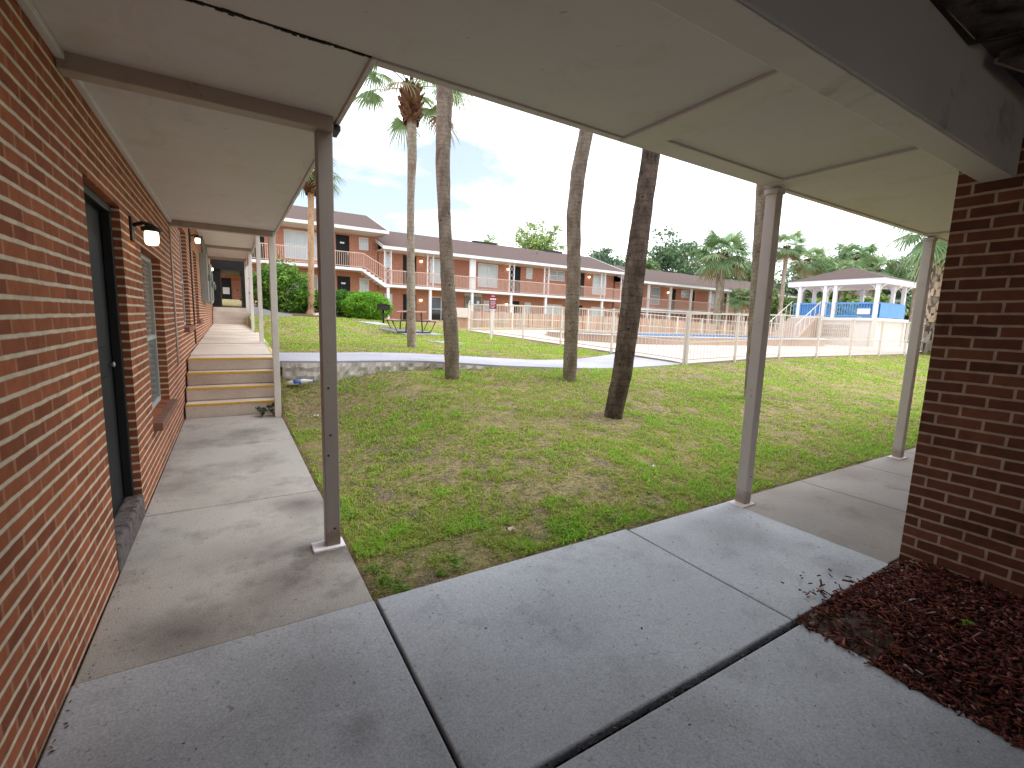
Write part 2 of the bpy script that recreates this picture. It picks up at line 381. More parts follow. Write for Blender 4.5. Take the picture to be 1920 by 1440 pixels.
def vnoise(x, y, seed=0):
    r = np.random.default_rng(seed).random((64, 64))
    xi = np.floor(x).astype(int); yi = np.floor(y).astype(int); fx_ = x-xi; fy_ = y-yi
    fx_ = fx_*fx_*(3-2*fx_); fy_ = fy_*fy_*(3-2*fy_)
    a = r[xi % 64, yi % 64]; b = r[(xi+1) % 64, yi % 64]; c_ = r[xi % 64, (yi+1) % 64]; d = r[(xi+1) % 64, (yi+1) % 64]
    return (a*(1-fx_)+b*fx_)*(1-fy_)+(c_*(1-fx_)+d*fx_)*fy_
def fbm(x, y, seed=0):
    return .5*vnoise(x, y, seed)+.3*vnoise(x*2.1, y*2.1, seed+1)+.2*vnoise(x*4.3, y*4.3, seed+2)
gx = np.unique(np.concatenate([np.linspace(-90, -2, 16), [-.5, .3, .55, .60], np.arange(.7, 10, .12), np.arange(10, 34, .6), np.linspace(34, 160, 24)]))
gy = np.unique(np.concatenate([np.linspace(-60, -1, 10), [0, .7, 1.09, 1.5, 2.24, 2.30], np.arange(2.4, 10.6, .12), np.arange(10.6, 34, .4), np.linspace(34, 170, 24)]))
X, Y = np.meshgrid(gx, gy)
Z = lawn_z(X, Y)
Z = Z+(fbm(X*2.3, Y*2.3, 5)-.5)*.05*(X > .65)*(Y > 2.35)
inpath = (Y > np.interp(X, nx, ny)-.02) & (Y < np.interp(X, fx, fy)+.02) & (X > .5) & (X < 9.5)
Z = np.where(inpath, np.minimum(Z, path_z(X, Y)-.06), Z)
Z = np.where((X < .57) & (Y < 24), np.minimum(Z, -.09), Z); Z = np.where(Y < 2.27, -.09, Z)
nr, nc = X.shape; idx = np.arange(nr*nc).reshape(nr, nc)
Fq = np.stack([idx[:-1, :-1].ravel(), idx[:-1, 1:].ravel(), idx[1:, 1:].ravel(), idx[1:, :-1].ravel()], 1)
g = npmesh('ground', np.stack([X.ravel(), Y.ravel(), Z.ravel()], 1), Fq, 'soil', loc=(0, 0, 0), smooth=True); struct(g)

# ------------------------------------------------------------------ paving
def slab(name, poly, top, mat, th=.1):
    return struct(MB().prism(poly, top-th, top).build(name, mat, bevel=.008))
gp = .004
def rect(x0, x1, y0, y1): return [(x0+gp, y0+gp), (x1-gp, y0+gp), (x1-gp, y1-gp), (x0+gp, y1-gp)]
XW = -.615
for y0, y1 in ((2.30, 4.10), (4.10, 6.0), (6.0, 7.70)):
    slab('walkway', rect(XW+.006, .585 if y0 > 2.5 else .59, y0, y1), 0.0, 'conc_left')
slab('pavement', rect(XW+.006, .588, -5, 2.295), 0.012, 'conc_front')
slab('pavement', rect(.596, 2.42, 1.098, 2.295), 0.012, 'conc_front')
slab('pavement', rect(.596, 2.44, -5, 1.072), 0.012, 'conc_front')
slab('pavement', rect(2.42, 3.60, 1.098, 2.275), 0.012, 'conc_front')
for x0, x1 in ((3.60, 4.82), (4.82, 6.05), (6.05, 7.28), (7.28, 8.5), (8.5, 9.8), (9.8, 12)):
    slab('walkway', rect(x0, x1, 1.12, 2.30), 0.0, 'conc_right')
struct(MB().box(XW+.02, 12, .9, 2.28, -.12, -.03).build('dirt_bed', 'crack'))
struct(MB().box(.57, .62, -5, 2.2, -.12, -.02).build('dirt_bed', 'crack')); struct(MB().box(XW+.01, .56, 2.2, 7.68, -.12, -.03).build('dirt_bed', 'crack'))
# wall-foot gap with dirt
stuff(MB().box(XW-.01, XW+.03, -5, 7.7, -.1, -.02).build('dirt', 'crack'))

# path across the lawn
m = MB(); xs = np.linspace(.62, 9.46, 40)
v = []
for x in xs:
    a, b = np.interp(x, nx, ny), np.interp(x, fx, fy)
    for q in (0, .33, .66, 1.): yy = a+(b-a)*q; v.append((x, yy, float(path_z(x, yy))))
    v.append((x, b, float(path_z(x, b))-.12)); v.append((x, a, float(path_z(x, a))-.10))
f = []
for i in range(len(xs)-1):
    for k in range(6): a = i*6+k; b = i*6+(k+1) % 6; f.append((a, a+6, b+6, b))
struct(m.arr(v, f).build('path', 'conc_path'))
# upper walkway and its two flights
def zw(y): return .765+.0185*max(0, y-8.6)
st = thing('concrete_steps', 'four concrete steps with yellow edge lines at the end of the brick wall walkway', 'steps', (0, 7.9, 0))
for k in range(4):
    z1 = .19*(k+1)+.003; y0 = 7.72+.3*k
    MB().box(XW+.02, .60 if k < 3 else .64, y0, y0+.30 if k < 3 else 9.2, z1-.19 if k else -.08, z1).build('step', 'conc_step', st, bevel=.012)
    MB().box(XW+.03, .585, y0-.004, y0+.035, z1-.028, z1+.003).build('edge_line', 'yellow', st)
m = MB(); yy = [9.2, 12, 15, 18, 21.6]
v = []
for y in yy:
    r = .64+.06*ss(9, 12, y)
    v += [(XW+.02, y, zw(y)), (r, y, zw(y)), (r, y, zw(y)-.3), (XW+.02, y, zw(y)-.3)]
f = [(0, 1, 2, 3)]
for i in range(len(yy)-1):
    for k in range(4): a = i*4+k; b = i*4+(k+1) % 4; f.append((a, b, b+4, a+4))
struct(m.arr(v, f).build('walkway', 'conc_step'))
for y in (11.6, 14.6, 17.6):
    stuff(MB().box(XW+.05, .66, y, y+.02, zw(y)-.01, zw(y)+.004).build('joint_dirt', 'crack'))
m = MB(); m.extrude([(9.0, .768), (9.05, .774), (10.4, zw(10.4)+.006), (10.4, zw(10.4)-.01), (9., .75)], 'x', .60, .632)
tag(m.build('edge_stripe', 'yellow'), 'yellow painted stripe along the walkway edge above the four steps', 'painted stripe')
st = thing('concrete_steps', 'distant concrete steps up to the dark passage under the brick wing', 'steps', (0, 22, 1.0))
z0 = zw(21.6)
for k in range(4):
    MB().box(XW+.02, .62, 21.6+.3*k, 21.9+.3*k if k < 3 else 31, z0+.165*k-(.3 if k == 0 else 0), z0+.165*(k+1)).build('step', 'conc_step', st, bevel=.01)
# retaining wall
t_ = thing('retaining_wall', 'low crumbling stained concrete wall holding up the path', 'low wall', (2.2, 7.9, .45))
m = MB(); v = []; f = []; xs = np.linspace(.66, 4.0, 70); rows = 6
for i, x in enumerate(xs):
    yb = np.interp(x, nx, ny); top = float(path_z(x, yb))-.035
    bot = min(.40, top-.1)
    for j in range(rows):
        q = j/(rows-1); wob = (random.random()-.35)*.05*(0 if j == rows-1 else 1)
        v.append((x, yb-.015-.05*(1-q)-wob, bot+(top-bot)*q+(random.uniform(-.012, .012) if 0 < j < rows-1 else 0)))
    v.append((x, yb+.15, top))
R1 = rows+1
for i in range(len(xs)-1):
    for j in range(rows): a = i*R1+j; f.append((a, a+R1, a+R1+1, a+1))
m.arr(v, f).build('wall_face', 'stone', t_)

# ------------------------------------------------------------------ generic wall with openings
def wall_open(m, axis, k, sgn, u0, u1, z0, z1, ops, dep):
    """wall face on plane axis=k facing sgn; openings (ua,ub,za,zb); reveals dep deep"""
    us = sorted(set([u0, u1]+[o[0] for o in ops]+[o[1] for o in ops])); zs = sorted(set([z0, z1]+[o[2] for o in ops]+[o[3] for o in ops]))
    def P(u, z, d=0): return (k-sgn*d, u, z) if axis == 'x' else (u, k-sgn*d, z)
    for i in range(len(us)-1):
        for j in range(len(zs)-1):
            uc, zc = (us[i]+us[i+1])/2, (zs[j]+zs[j+1])/2
            if any(o[0] < uc < o[1] and o[2] < zc < o[3] for o in ops): continue
            m.quad(P(us[i], zs[j]), P(us[i+1], zs[j]), P(us[i+1], zs[j+1]), P(us[i], zs[j+1]))
    for a, b, c_, d in ops:
        m.quad(P(a, c_), P(a, d), P(a, d, dep), P(a, c_, dep)); m.quad(P(b, c_), P(b, c_, dep), P(b, d, dep), P(b, d))
        m.quad(P(a, d), P(b, d), P(b, d, dep), P(a, d, dep)); m.quad(P(a, c_), P(a, c_, dep), P(b, c_, dep), P(b, c_))

# ------------------------------------------------------------------ the near left building
L = thing('brick_building', 'orange brick building with pale mortar lines running along the left walkway', 'building', (-3, 8, 0))
door = (3.26, 4.19, .10, 2.18); w1 = (4.97, 6.24, .52, 2.02); w2 = (8.72, 10.15, 1.24, 2.84); w3 = (11.9, 13.0, 1.3, 2.75)
m = MB(); wall_open(m, 'x', XW, 1, -5, 22.9, -.1, 5.6, [door, w1, w2, w3], .16)
m.box(-9, XW-.3, -5, 22.9, 5.5, 5.6); m.quad((XW, 22.9, -.1), (-9, 22.9, -.1), (-9, 22.9, 5.6), (XW, 22.9, 5.6)); m.quad((XW, -5, -.1), (-9, -5, -.1), (-9, -5, 5.6), (XW, -5, 5.6))
m.quad((-9, -5, -.1), (-9, 22.9, -.1), (-9, 22.9, 5.6), (-9, -5, 5.6))
m.build('wall', 'brick_near', L)
d = MB().box(XW-.14, XW-.10, door[0], door[1], door[2], door[3]).build('door', 'black_door', L)
m = MB(); a, b, c_, e = door
m.box(XW-.099, XW-.045, a+.001, a+.05, c_, e-.05); m.box(XW-.099, XW-.045, b-.05, b-.001, c_, e-.05); m.box(XW-.099, XW-.045, a+.001, b-.001, e-.05, e-.001)
m.build('frame', 'black_frame', d, bevel=.005)
m = MB()
for z_ in (.35, 1.25): m.box(XW-.0995, XW-.092, a+.2, b-.2, z_, z_+.7)
m.build('panel_moulding', 'black_door', d, bevel=.006)
m = MB(); m.lathe((0, 0, 0), [(.008, 0), (.008, .015), (.017, .018), (.017, .026), (.010, .03)], 12)
m.v = [(XW-.10+z_, b-.13+x_, 1.12+y_) for x_, y_, z_ in m.v]; m.build('handle', 'win_frame', d, True)
m = MB(); m.box(XW-.099, XW+.012, a+.002, b-.002, -.05, .152); m.build('threshold', 'sill_grey', L, bevel=.02)
def near_window(w, px):
    a, b, c_, e = w; xf = XW-.075; mid = c_+(e-c_)*.46
    fr = MB(); q = .05
    for y0, y1, z0, z1 in ((a, a+q, c_, e), (b-q, b, c_, e), (a+q, b-q, c_, c_+q), (a+q, b-q, e-q, e), (a+q, b-q, mid-.02, mid+.025)):
        fr.box(xf-.05, xf, y0+.001, y1-.001, z0+.001, z1-.001)
    o = fr.build('window', 'win_frame', L, bevel=.004)
    MB().box(xf-.04, xf-.03, a+q, b-q, mid+.025, e-q).build('pane', 'glass_near', o)
    MB().box(xf-.03, xf-.018, a+q, b-q, c_+q, mid-.02).build('screen', 'glass_screen', o)
    s_ = MB(); n = 11
    for i in range(n): y0 = a-.03+(b-a+.06)*i/n; s_.box(XW-.07, XW+.07, y0+.004, y0+(b-a+.06)/n-.004, c_-.075, c_-.002-.0*i)
    s_.build('sill', 'sill_brick', o, bevel=.006)
for w in (w1, w2, w3): near_window(w, 0)
def wall_lamp(y, z, parent):
    o = MB().box(XW, XW+.018, y-.05, y+.05, z-.09, z+.09).build('wall_lamp', 'iron', parent, bevel=.006)
    m = MB(); m.tube([(XW+.018, y, z+.03), (XW+.07, y, z+.055), (XW+.12, y, z+.05)], [.014, .014, .012], 8); m.lathe((XW+.125, y, z-.005), [(.062, 0), (.066, .02), (.03, .045), (.012, .06)], 16); m.build('arm', 'iron', o, True)
    MB().lathe((XW+.125, y, z-.135), [(.03, .03), (.040, .038), (.046, .06), (.046, .1), (.042, .13)], 18).build('glass_shade', 'lampglass', o, True)
wall_lamp(4.56, 2.09, L); wall_lamp(11.3, 2.92, L); wall_lamp(19.6, 3.0, L)
MB().tube([(XW+.012, 7.33, .8), (XW+.012, 7.33, 2.5)], .011, 10).build('conduit', 'offwhite', L, True)
MB().tube([(XW+.014, 10.9, .85), (XW+.014, 10.9, 3.2)], .014, 10).build('conduit', 'rust', L, True)
for y, z0, z1, x1, mt in ((14.6, 1.75, 2.95, .16, 'meter'), (15.4, 1.7, 2.75, .2, 'meter'), (16.3, 1.8, 2.6, .22, 'meter'), (17.2, 1.75, 2.9, .18, 'offwhite')):
    o = MB().box(XW, XW+x1, y-.26, y+.26, z0, z1).build('meter_box', mt, L, bevel=.01)
    m = MB(); m.lathe((0, 0, 0), [(.08, 0), (.08, .05), (.06, .07)], 14); m.v = [(XW+x1+z_, y+x_, (z0+z1)/2+y_) for x_, y_, z_ in m.v]; m.build('meter_dial', 'glass_screen', o, True)
    MB().tube([(XW+.07, y, z1), (XW+.07, y, 3.4)], .025, 8).build('conduit', 'meter', o, True)
MB().box(XW+.001, XW+.035, -5, 7.4, 2.585, 2.618).build('ceiling_trim', 'cream', L, bevel=.004)

# ------------------------------------------------------------------ canopies
ZC = 2.62
cl = thing('walkway_canopy', 'cream flat canopy over the left walkway on slim posts beside the brick wall', 'canopy', (0, 5, 0))
MB().box(XW+.001, .575, 2.215, 7.50, ZC, ZC+.16).build('ceiling_panel', 'cream', cl, bevel=.006)
MB().box(XW+.002, .55, 2.95, 3.05, ZC-.075, ZC+.004).build('beam', 'beam_grey', cl, bevel=.005)
MB().box(XW+.002, .55, 7.37, 7.47, ZC-.075, ZC+.004).build('beam', 'beam_grey', cl, bevel=.005)
MB().box(.575, .60, 2.196, 7.5, ZC-.012, ZC+.17).build('fascia', 'beam_cream', cl, bevel=.004)
MB().box(.555, .605, 3.02, 3.15, ZC-.045, ZC-.014).build('gutter_bracket', 'iron', cl, bevel=.004)
m = MB()      # rough open joint between the two ceilings
x = XW+.1
while x < .56:
    w = random.uniform(.006, .024); dz = random.uniform(.002, .009)
    m.box(x, x+w*1.4, 2.202-random.random()**2*.010, 2.210+random.random()**2*.010, ZC-dz, ZC+.01); x += w
m.build('open_joint', 'crack', cl)
def post(parent, x, y, z0, z1, mat, w=.085, plate=True, pm='post_pale', bev=.006):
    o = MB().box(x-w/2, x+w/2, y-w/2, y+w/2, z0, z1).build('post', mat, parent, bevel=bev)
    if plate:
        MB().box(x-.125, x+.07, y-.075, y+.06, z0-.012, z0+.005).build('base_plate', pm, o, bevel=.004)
    return o
def boltholes(parent, x, y, w, zs):
    for dx, z in zs:
        m = MB(); m.lathe((0, 0, 0), [(.007, 0), (.007, .002), (.004, .003)], 8); m.v = [(x+dx+a, y-w/2-.001-c_, z+b) for a, b, c_ in m.v]; m.build('bolt', 'crack', parent)
o = post(cl, .51, 3.04, .01, ZC-.005, 'post_taupe', .088, pm='signwhite'); boltholes(o, .51, 3.04, .088, ((-.012, 1.05), (-.02, .62), (.008, .13), (-.005, .75)))
post(cl, .535, 7.42, -.02, ZC-.005, 'post_pale', .085, False)

cu = thing('walkway_canopy', 'cream stepped canopy over the upper walkway past the four steps', 'canopy', (0, 14, .8))
bays = [(7.5, 12.05, 3.30), (12.05, 16.65, 3.42), (16.65, 21.3, 3.54)]
for y0, y1, z in bays:
    MB().box(XW+.002, .64, y0+.003, y1-.003, z, z+.16).build('ceiling_panel', 'cream', cu, bevel=.006)
    MB().box(XW+.003, .62, y1-.10, y1-.012, z-.085, z+.005).build('beam', 'beam_grey', cu, bevel=.005)
MB().box(XW+.002, .60, 7.512, 7.56, 2.57, 3.46).build('drop_panel', 'cream', cu)
for y, zt in ((12.0, 3.34), (16.6, 3.46), (21.25, 3.58)): post(cu, .585, y, zw(y)-.02, zt, 'post_pale', .085, False)
post(cu, .585, 9.75, zw(9.75)-.02, 3.31, 'post_pale', .085, False) if False else None
MB().box(.64, .665, 7.52, 21.3, 3.28, 3.60).build('fascia', 'beam_cream', cu)

cr = thing('walkway_canopy', 'wide cream flat canopy crossing to the brown brick corner on two grey posts', 'canopy', (3, 1.6, 0))
MB().box(XW+.001, 12, .996, 2.20, ZC-.002, ZC+.16).build('ceiling_panel', 'cream', cr, bevel=.004)
MB().box(.60, 12, 2.20, 2.25, ZC-.012, ZC+.17).build('fascia', 'beam_cream', cr, bevel=.004)
MB().box(XW+.001, 3.70, .868, .994, 2.362, ZC+.2).build('main_beam', 'beam_cream', cr, bevel=.005)
MB().box(2.305, 3.595, 2.07, 2.199, ZC-.016, ZC+.002).build('edge_beam', 'beam_cream', cr, bevel=.005)
MB().box(XW+.002, 3.698, .853, .867, 2.366, ZC+.19).build('beam_shade_board', 'board', cr, bevel=.003)  # thin board added over the beam's near side, its darker colour painting the shade
for x in (2.21, 3.72, 6.88, 10.0):
    MB().box(x-.14, x+.09, (1.10 if x > 3.7 else .997), 2.235, ZC-.022, ZC+.002).build('cross_beam', 'beam_cream', cr, bevel=.008)
for x, y, mt in ((3.72, 2.205, 'post_grey'), (6.87, 2.20, 'post_grey'), (10.0, 2.2, 'post_grey')):
    o = post(cr, x, y, .008, ZC-.03, mt, .09, True, 'post_pale')
    MB().box(x-.055, x+.055, y-.055, y+.055, ZC-.07, ZC-.033).build('cap_plate', 'post_grey', o, bevel=.004)
    boltholes(o, x, y, .09, ((.0, 1.75), (.0, .25)))
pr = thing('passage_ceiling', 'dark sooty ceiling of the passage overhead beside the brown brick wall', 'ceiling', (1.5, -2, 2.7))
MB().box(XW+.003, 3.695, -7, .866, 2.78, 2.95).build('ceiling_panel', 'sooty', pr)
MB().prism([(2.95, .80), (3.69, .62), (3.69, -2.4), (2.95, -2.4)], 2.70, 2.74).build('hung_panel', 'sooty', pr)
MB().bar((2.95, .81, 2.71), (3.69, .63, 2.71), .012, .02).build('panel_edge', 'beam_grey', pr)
MB().tube([(2.1, .845, 2.77), (2.5, .85, 2.755), (2.75, .84, 2.735), (2.86, .78, 2.76), (3.0, .3, 2.765), (3.05, -1, 2.77)], .010, 8).build('cable', 'iron', pr, True)

# ------------------------------------------------------------------ right building
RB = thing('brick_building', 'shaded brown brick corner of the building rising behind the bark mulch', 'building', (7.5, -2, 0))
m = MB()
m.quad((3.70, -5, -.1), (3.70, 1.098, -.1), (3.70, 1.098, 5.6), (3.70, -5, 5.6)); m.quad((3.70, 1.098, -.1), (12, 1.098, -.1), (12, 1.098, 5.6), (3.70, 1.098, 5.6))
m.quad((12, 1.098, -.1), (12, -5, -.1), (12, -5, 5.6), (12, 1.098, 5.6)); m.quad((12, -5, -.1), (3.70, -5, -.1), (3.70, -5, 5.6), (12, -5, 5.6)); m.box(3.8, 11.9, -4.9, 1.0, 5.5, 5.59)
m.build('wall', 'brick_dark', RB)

# ------------------------------------------------------------------ mulch bed
m = MB(); n = 40; gxm = np.linspace(2.45, 3.70, n); gym = np.linspace(-5, 1.10, 120)
Xm, Ym = np.meshgrid(gxm, gym); Zm = -.005+.05*ss(0, .25, Xm-2.45)*ss(0, .2, 1.1-Ym)+.05*(fbm(Xm*5, Ym*5, 3)-.4)*ss(0, .2, Xm-2.45)
idm = np.arange(Xm.size).reshape(Xm.shape)
Fm = np.stack([idm[:-1, :-1].ravel(), idm[:-1, 1:].ravel(), idm[1:, 1:].ravel(), idm[1:, :-1].ravel()], 1)
struct(npmesh('mulch_soil', np.stack([Xm.ravel(), Ym.ravel(), Zm.ravel()], 1), Fm, 'dirt', loc=(3, .2, 0), smooth=True))
N = 20000
cx = rng.uniform(2.40, 3.72, N); cy = 1.08-(rng.random(N)**1.35)*3.0
keep = ~((((cx-2.52)/.26)**2+((cy-.96)/.20)**2 < .5+1.3*fbm(cx*9, cy*9, 8)) & (rng.random(N) < .72)) & ~((cx > 3.3) & (cy > .98) & (rng.random(N) < .8)); cx, cy = cx[keep], cy[keep]
spill_x = rng.normal(2.86, .12, 60); spill_y = 1.03+rng.random(60)**2.4*.30
cx = np.concatenate([cx, spill_x]); cy = np.concatenate([cy, spill_y]); N = len(cx)
cz = -.005+.05*ss(0, .25, cx-2.45)*ss(0, .2, 1.1-cy)+.05*(fbm(cx*5, cy*5, 3)-.4)*ss(0, .2, cx-2.45)+rng.random(N)*.022+.006
cz = np.where(cy > 1.05, .018+rng.random(N)*.02, np.where(cx < 2.45, .018, cz))
ln = rng.gamma(2.2, .0065, N)+.005; wd = rng.uniform(.0018, .0058, N); th = rng.uniform(.001, .003, N)
a = rng.uniform(0, 2*PI, N); ti = rng.normal(0, .28, N); ro = rng.normal(0, .5, N)
ax = np.stack([np.cos(a)*np.cos(ti), np.sin(a)*np.cos(ti), np.sin(ti)], 1); bx0 = np.stack([-np.sin(a), np.cos(a), np.zeros(N)], 1); nz0 = np.cross(ax, bx0)
bx = bx0*np.cos(ro)[:, None]+nz0*np.sin(ro)[:, None]; nz = np.cross(ax, bx); cc = np.stack([cx, cy, cz], 1)
V = []
for k in (-1, 1):
    for i, j in ((-1, -1), (1, -1), (1, 1), (-1, 1)):
        V.append(cc+ax*(ln*i)[:, None]*(1 if j > 0 else .8)+bx*(wd*j)[:, None]+nz*(th*k)[:, None])
V = np.stack(V, 1).reshape(-1, 3)
base = np.arange(N)[:, None]*8
Fc = np.concatenate([base+np.array(q) for q in ((0, 3, 2, 1), (4, 5, 6, 7), (0, 1, 5, 4), (1, 2, 6, 5), (2, 3, 7, 6), (3, 0, 4, 7))], 0)
pal = np.array([lin(108, 62, 56)[:3], lin(132, 76, 64)[:3], lin(78, 48, 45)[:3], lin(158, 106, 90)[:3], lin(58, 42, 40)[:3], lin(186, 156, 140)[:3]])
pi_ = rng.choice(6, N, p=[.3, .22, .24, .1, .12, .02]); tc = pal[pi_]*rng.uniform(.75, 1.2, (N, 1))
stuff(npmesh('mulch', V, Fc, 'chip', tint=np.repeat(tc, 8, 0), loc=(3, .3, 0)))
for (x, y), (x2, y2), lb in (((3.02, .86), (3.16, .80), 'short pale twig lying on the mulch by the brown brick wall'), ((3.28, .42), (3.38, .34), 'stubby pale stick lying on the middle of the mulch')):
    tag(MB().tube([(x, y, .06), ((x+x2)/2+.01, (y+y2)/2, .075), (x2, y2, .065)], [.004, .005, .003], 6).build('twig', 'litter_white', smooth=True), lb, 'twig')

# ------------------------------------------------------------------ grass
def grass_points():
    out = []
    n = 1300000
    r = 2.2+(rng.random(n)**1.25)*34; th_ = rng.uniform(-.12, 1.45, n)
    x = r*np.sin(th_); y = r*np.cos(th_)
    # equal-angle sampling already thins with distance
    ok = (x > .61) & (y > 2.315) & (y < 23.5)
    ok &= ~((y > np.interp(x, nx, ny)-.02) & (y < np.interp(x, fx, fy)) & (x < 9.5))
    ok &= ~((x > 9.40) & (y > 7.32))
    ok &= ~((x < 4.0+.6*np.sin(y)) & (y > 20.8)) & ~((x > 9.3) & (y > 7.3))
    return x[ok], y[ok]
gx_, gy_ = grass_points()
dist = np.hypot(gx_, gy_)
den = fbm(gx_*1.3, gy_*1.3, 21); den2 = fbm(gx_*5.5, gy_*5.5, 31); patch = fbm(gx_*.45, gy_*.45, 41)
edge = np.exp(-np.maximum(0, gy_-2.3)/.5)*(gx_ > 1.4)*.14+np.exp(-np.maximum(0, gx_-.6)/.25)*.08
den3 = vnoise(gx_*13, gy_*13, 51)
score = .34*den+.38*den2+.28*(.5+.7*(den3-.5))+edge+.05*(dist > 6)-.14*np.exp(-((gx_-.9)/.45)**2-((gy_-7.0)/.8)**2)
score = score-.16*((gx_ < 1.9) & (gy_ < 2.75))-.12*(np.hypot(gx_-4.39, gy_-4.4) < .38)
p = np.clip((score-.40)/.12, .06, 1)
kp = rng.random(len(gx_)) < p*np.clip(.62-.02*dist, .42, .62)
x, y, dist, score, patch, den2_ = gx_[kp], gy_[kp], dist[kp], score[kp], patch[kp], den2[kp]
N = len(x); z = lawn_z(x, y)+(fbm(x*2.3, y*2.3, 5)-.5)*.05-.004
dry = np.clip((.50-score)/.12+1.3*(patch-.50)+rng.normal(0, .38, N)-.12+.34*np.clip((dist-3)/6, 0, 1), 0, 1)
h = .68*(.014+.044*np.clip(score-.42, 0, .2)/.2)*rng.uniform(.5, 1.5, N)*(1-.35*dry)*(1+.008*dist); wdt = (.0012+.00060*dist)*rng.uniform(.6, 1.5, N)
a = rng.uniform(0, 2*PI, N); lean = rng.uniform(.35, 1.3, N)+1.0*dry
dx, dy = np.cos(a), np.sin(a); px, py = -dy, dx
b1 = np.stack([x-px*wdt, y-py*wdt, z], 1); b2 = np.stack([x+px*wdt, y+py*wdt, z], 1)
mx = np.stack([x+dx*h*lean*.4, y+dy*h*lean*.4, z+h*.65/(1+.5*dry)], 1); mm1 = mx-np.stack([px*wdt*.8, py*wdt*.8, 0*x], 1); mm2 = mx+np.stack([px*wdt*.8, py*wdt*.8, 0*x], 1)
tp = np.stack([x+dx*h*lean*1.1, y+dy*h*lean*1.1, z+h*np.maximum(.25, 1.0-.35*np.minimum(lean, 2.2))], 1)
V = np.stack([b1, b2, mm2, mm1, tp], 1).reshape(-1, 3)
bi = np.arange(N)[:, None]*5
Ft = np.concatenate([bi+np.array(q) for q in ((0, 1, 2), (0, 2, 3), (3, 2, 4))], 0)
green = np.array(lin(142, 168, 64)[:3]); lush = np.array(lin(142, 186, 62)[:3]); tan = np.array(lin(200, 184, 134)[:3]); grn2 = np.array(lin(176, 180, 96)[:3]); brn = np.array(lin(146, 122, 98)[:3])
u = rng.random((N, 1)); base = green*(1-u)+grn2*u
lu = np.clip((score-.58)/.1, 0, 1)[:, None]; base = base*(1-lu)+lush*lu
w_ = (rng.random((N, 1)) < .3); tn = np.where(w_, brn, tan)
tc = base*(1-dry[:, None])+tn*dry[:, None]; tc = np.clip(tc*rng.uniform(.92, 1.5, (N, 1)), 0, .8)
stuff(npmesh('lawn_grass', V, Ft, 'grass', tint=np.repeat(tc, 5, 0), loc=(4, 6, 0)))
# broad-leaved weeds along the slab edges
def leaf_cloud(C, size, up=.4, asp=.45, seed=0):
    r = np.random.default_rng(seed); n = len(C)
    nrm = r.normal(size=(n, 3)); nrm[:, 2] = np.abs(nrm[:, 2])+up; nrm /= np.linalg.norm(nrm, axis=1)[:, None]
    t1 = np.cross(nrm, r.normal(size=(n, 3))); t1 /= np.linalg.norm(t1, axis=1)[:, None]; t2 = np.cross(nrm, t1)
    s = (size*r.uniform(.6, 1.3, n))[:, None]
    V = np.stack([C-t1*s, C+t2*s*asp-t1*s*.1, C+t1*s, C-t2*s*asp-t1*s*.1], 1).reshape(-1, 3)
    return V, np.arange(n*4).reshape(n, 4)
# low clover and broad blades between the grass, near enough to be seen one by one
n_ = 260000; r_ = 2.2+(rng.random(n_)**1.2)*8; t__ = rng.uniform(-.12, 1.45, n_); cx_, cy_ = r_*np.sin(t__), r_*np.cos(t__)
ok = (cx_ > .63) & (cy_ > 2.33) & (cy_ < np.interp(cx_, nx, ny)-.05) & ~((cx_ > 9.4) & (cy_ > 7.3))
cx_, cy_, r_ = cx_[ok], cy_[ok], r_[ok]
sc_ = .34*fbm(cx_*1.3, cy_*1.3, 21)+.30*fbm(cx_*5.5, cy_*5.5, 31)+.36*vnoise(cx_*17, cy_*17, 77)-.10*((cx_ < 1.9) & (cy_ < 2.75))-.1*np.exp(-((cx_-.9)/.45)**2-((cy_-7.0)/.8)**2)
ok = rng.random(len(cx_)) < np.clip((sc_-.44)/.14, 0, 1)*.62; cx_, cy_, r_, sc_ = cx_[ok], cy_[ok], r_[ok], sc_[ok]
C = np.stack([cx_, cy_, lawn_z(cx_, cy_)+(fbm(cx_*2.3, cy_*2.3, 5)-.5)*.05+rng.random(len(cx_))*(.008+.10*np.clip(sc_-.44, 0, .2))+.004], 1)
V, Fw = leaf_cloud(C, .0048+.0011*r_, 1.1, .42, 13)
lt = np.array(lin(134, 176, 58)[:3]); dk = np.array(lin(104, 142, 56)[:3]); yl = np.array(lin(180, 188, 96)[:3]); u = rng.random((len(C), 1)); q_ = np.clip((r_-3)/7, 0, .6)[:, None]
tc = (lt*u+dk*(1-u))*(1-q_)+yl*q_; tc = tc*rng.uniform(.75, 1.5, (len(C), 1))
stuff(npmesh('lawn_clover', V, Fw, 'grass', tint=np.repeat(tc, 4, 0), loc=(4, 5, 0)))
wc = [(.72, 2.42, .06), (.66, 2.60, .035), (1.12, 2.40, .05), (2.0, 2.42, .08), (2.35, 2.45, .07), (1.7, 2.5, .04), (2.9, 2.5, .06), (.68, 3.4, .04), (.75, 2.33, .03), (1.0, 2.36, .025)]
C = []
for x_, y_, r_ in wc:
    k = int(900*r_); q = rng.normal(size=(k, 3))*np.array([r_, r_, r_*.35])*.8; q[:, 2] = np.abs(q[:, 2])+.008; C.append(q+np.array([x_, y_, 0]))
C = np.concatenate(C); V, Fw = leaf_cloud(C, np.full(len(C), .014), .8, .6, 3)
stuff(npmesh('weeds', V, Fw, 'leaf', tint=np.repeat(np.array(lin(104, 156, 36)[:3])*rng.uniform(.7, 1.2, (len(C), 1)), 4, 0), loc=(1.4, 2.4, 0)))
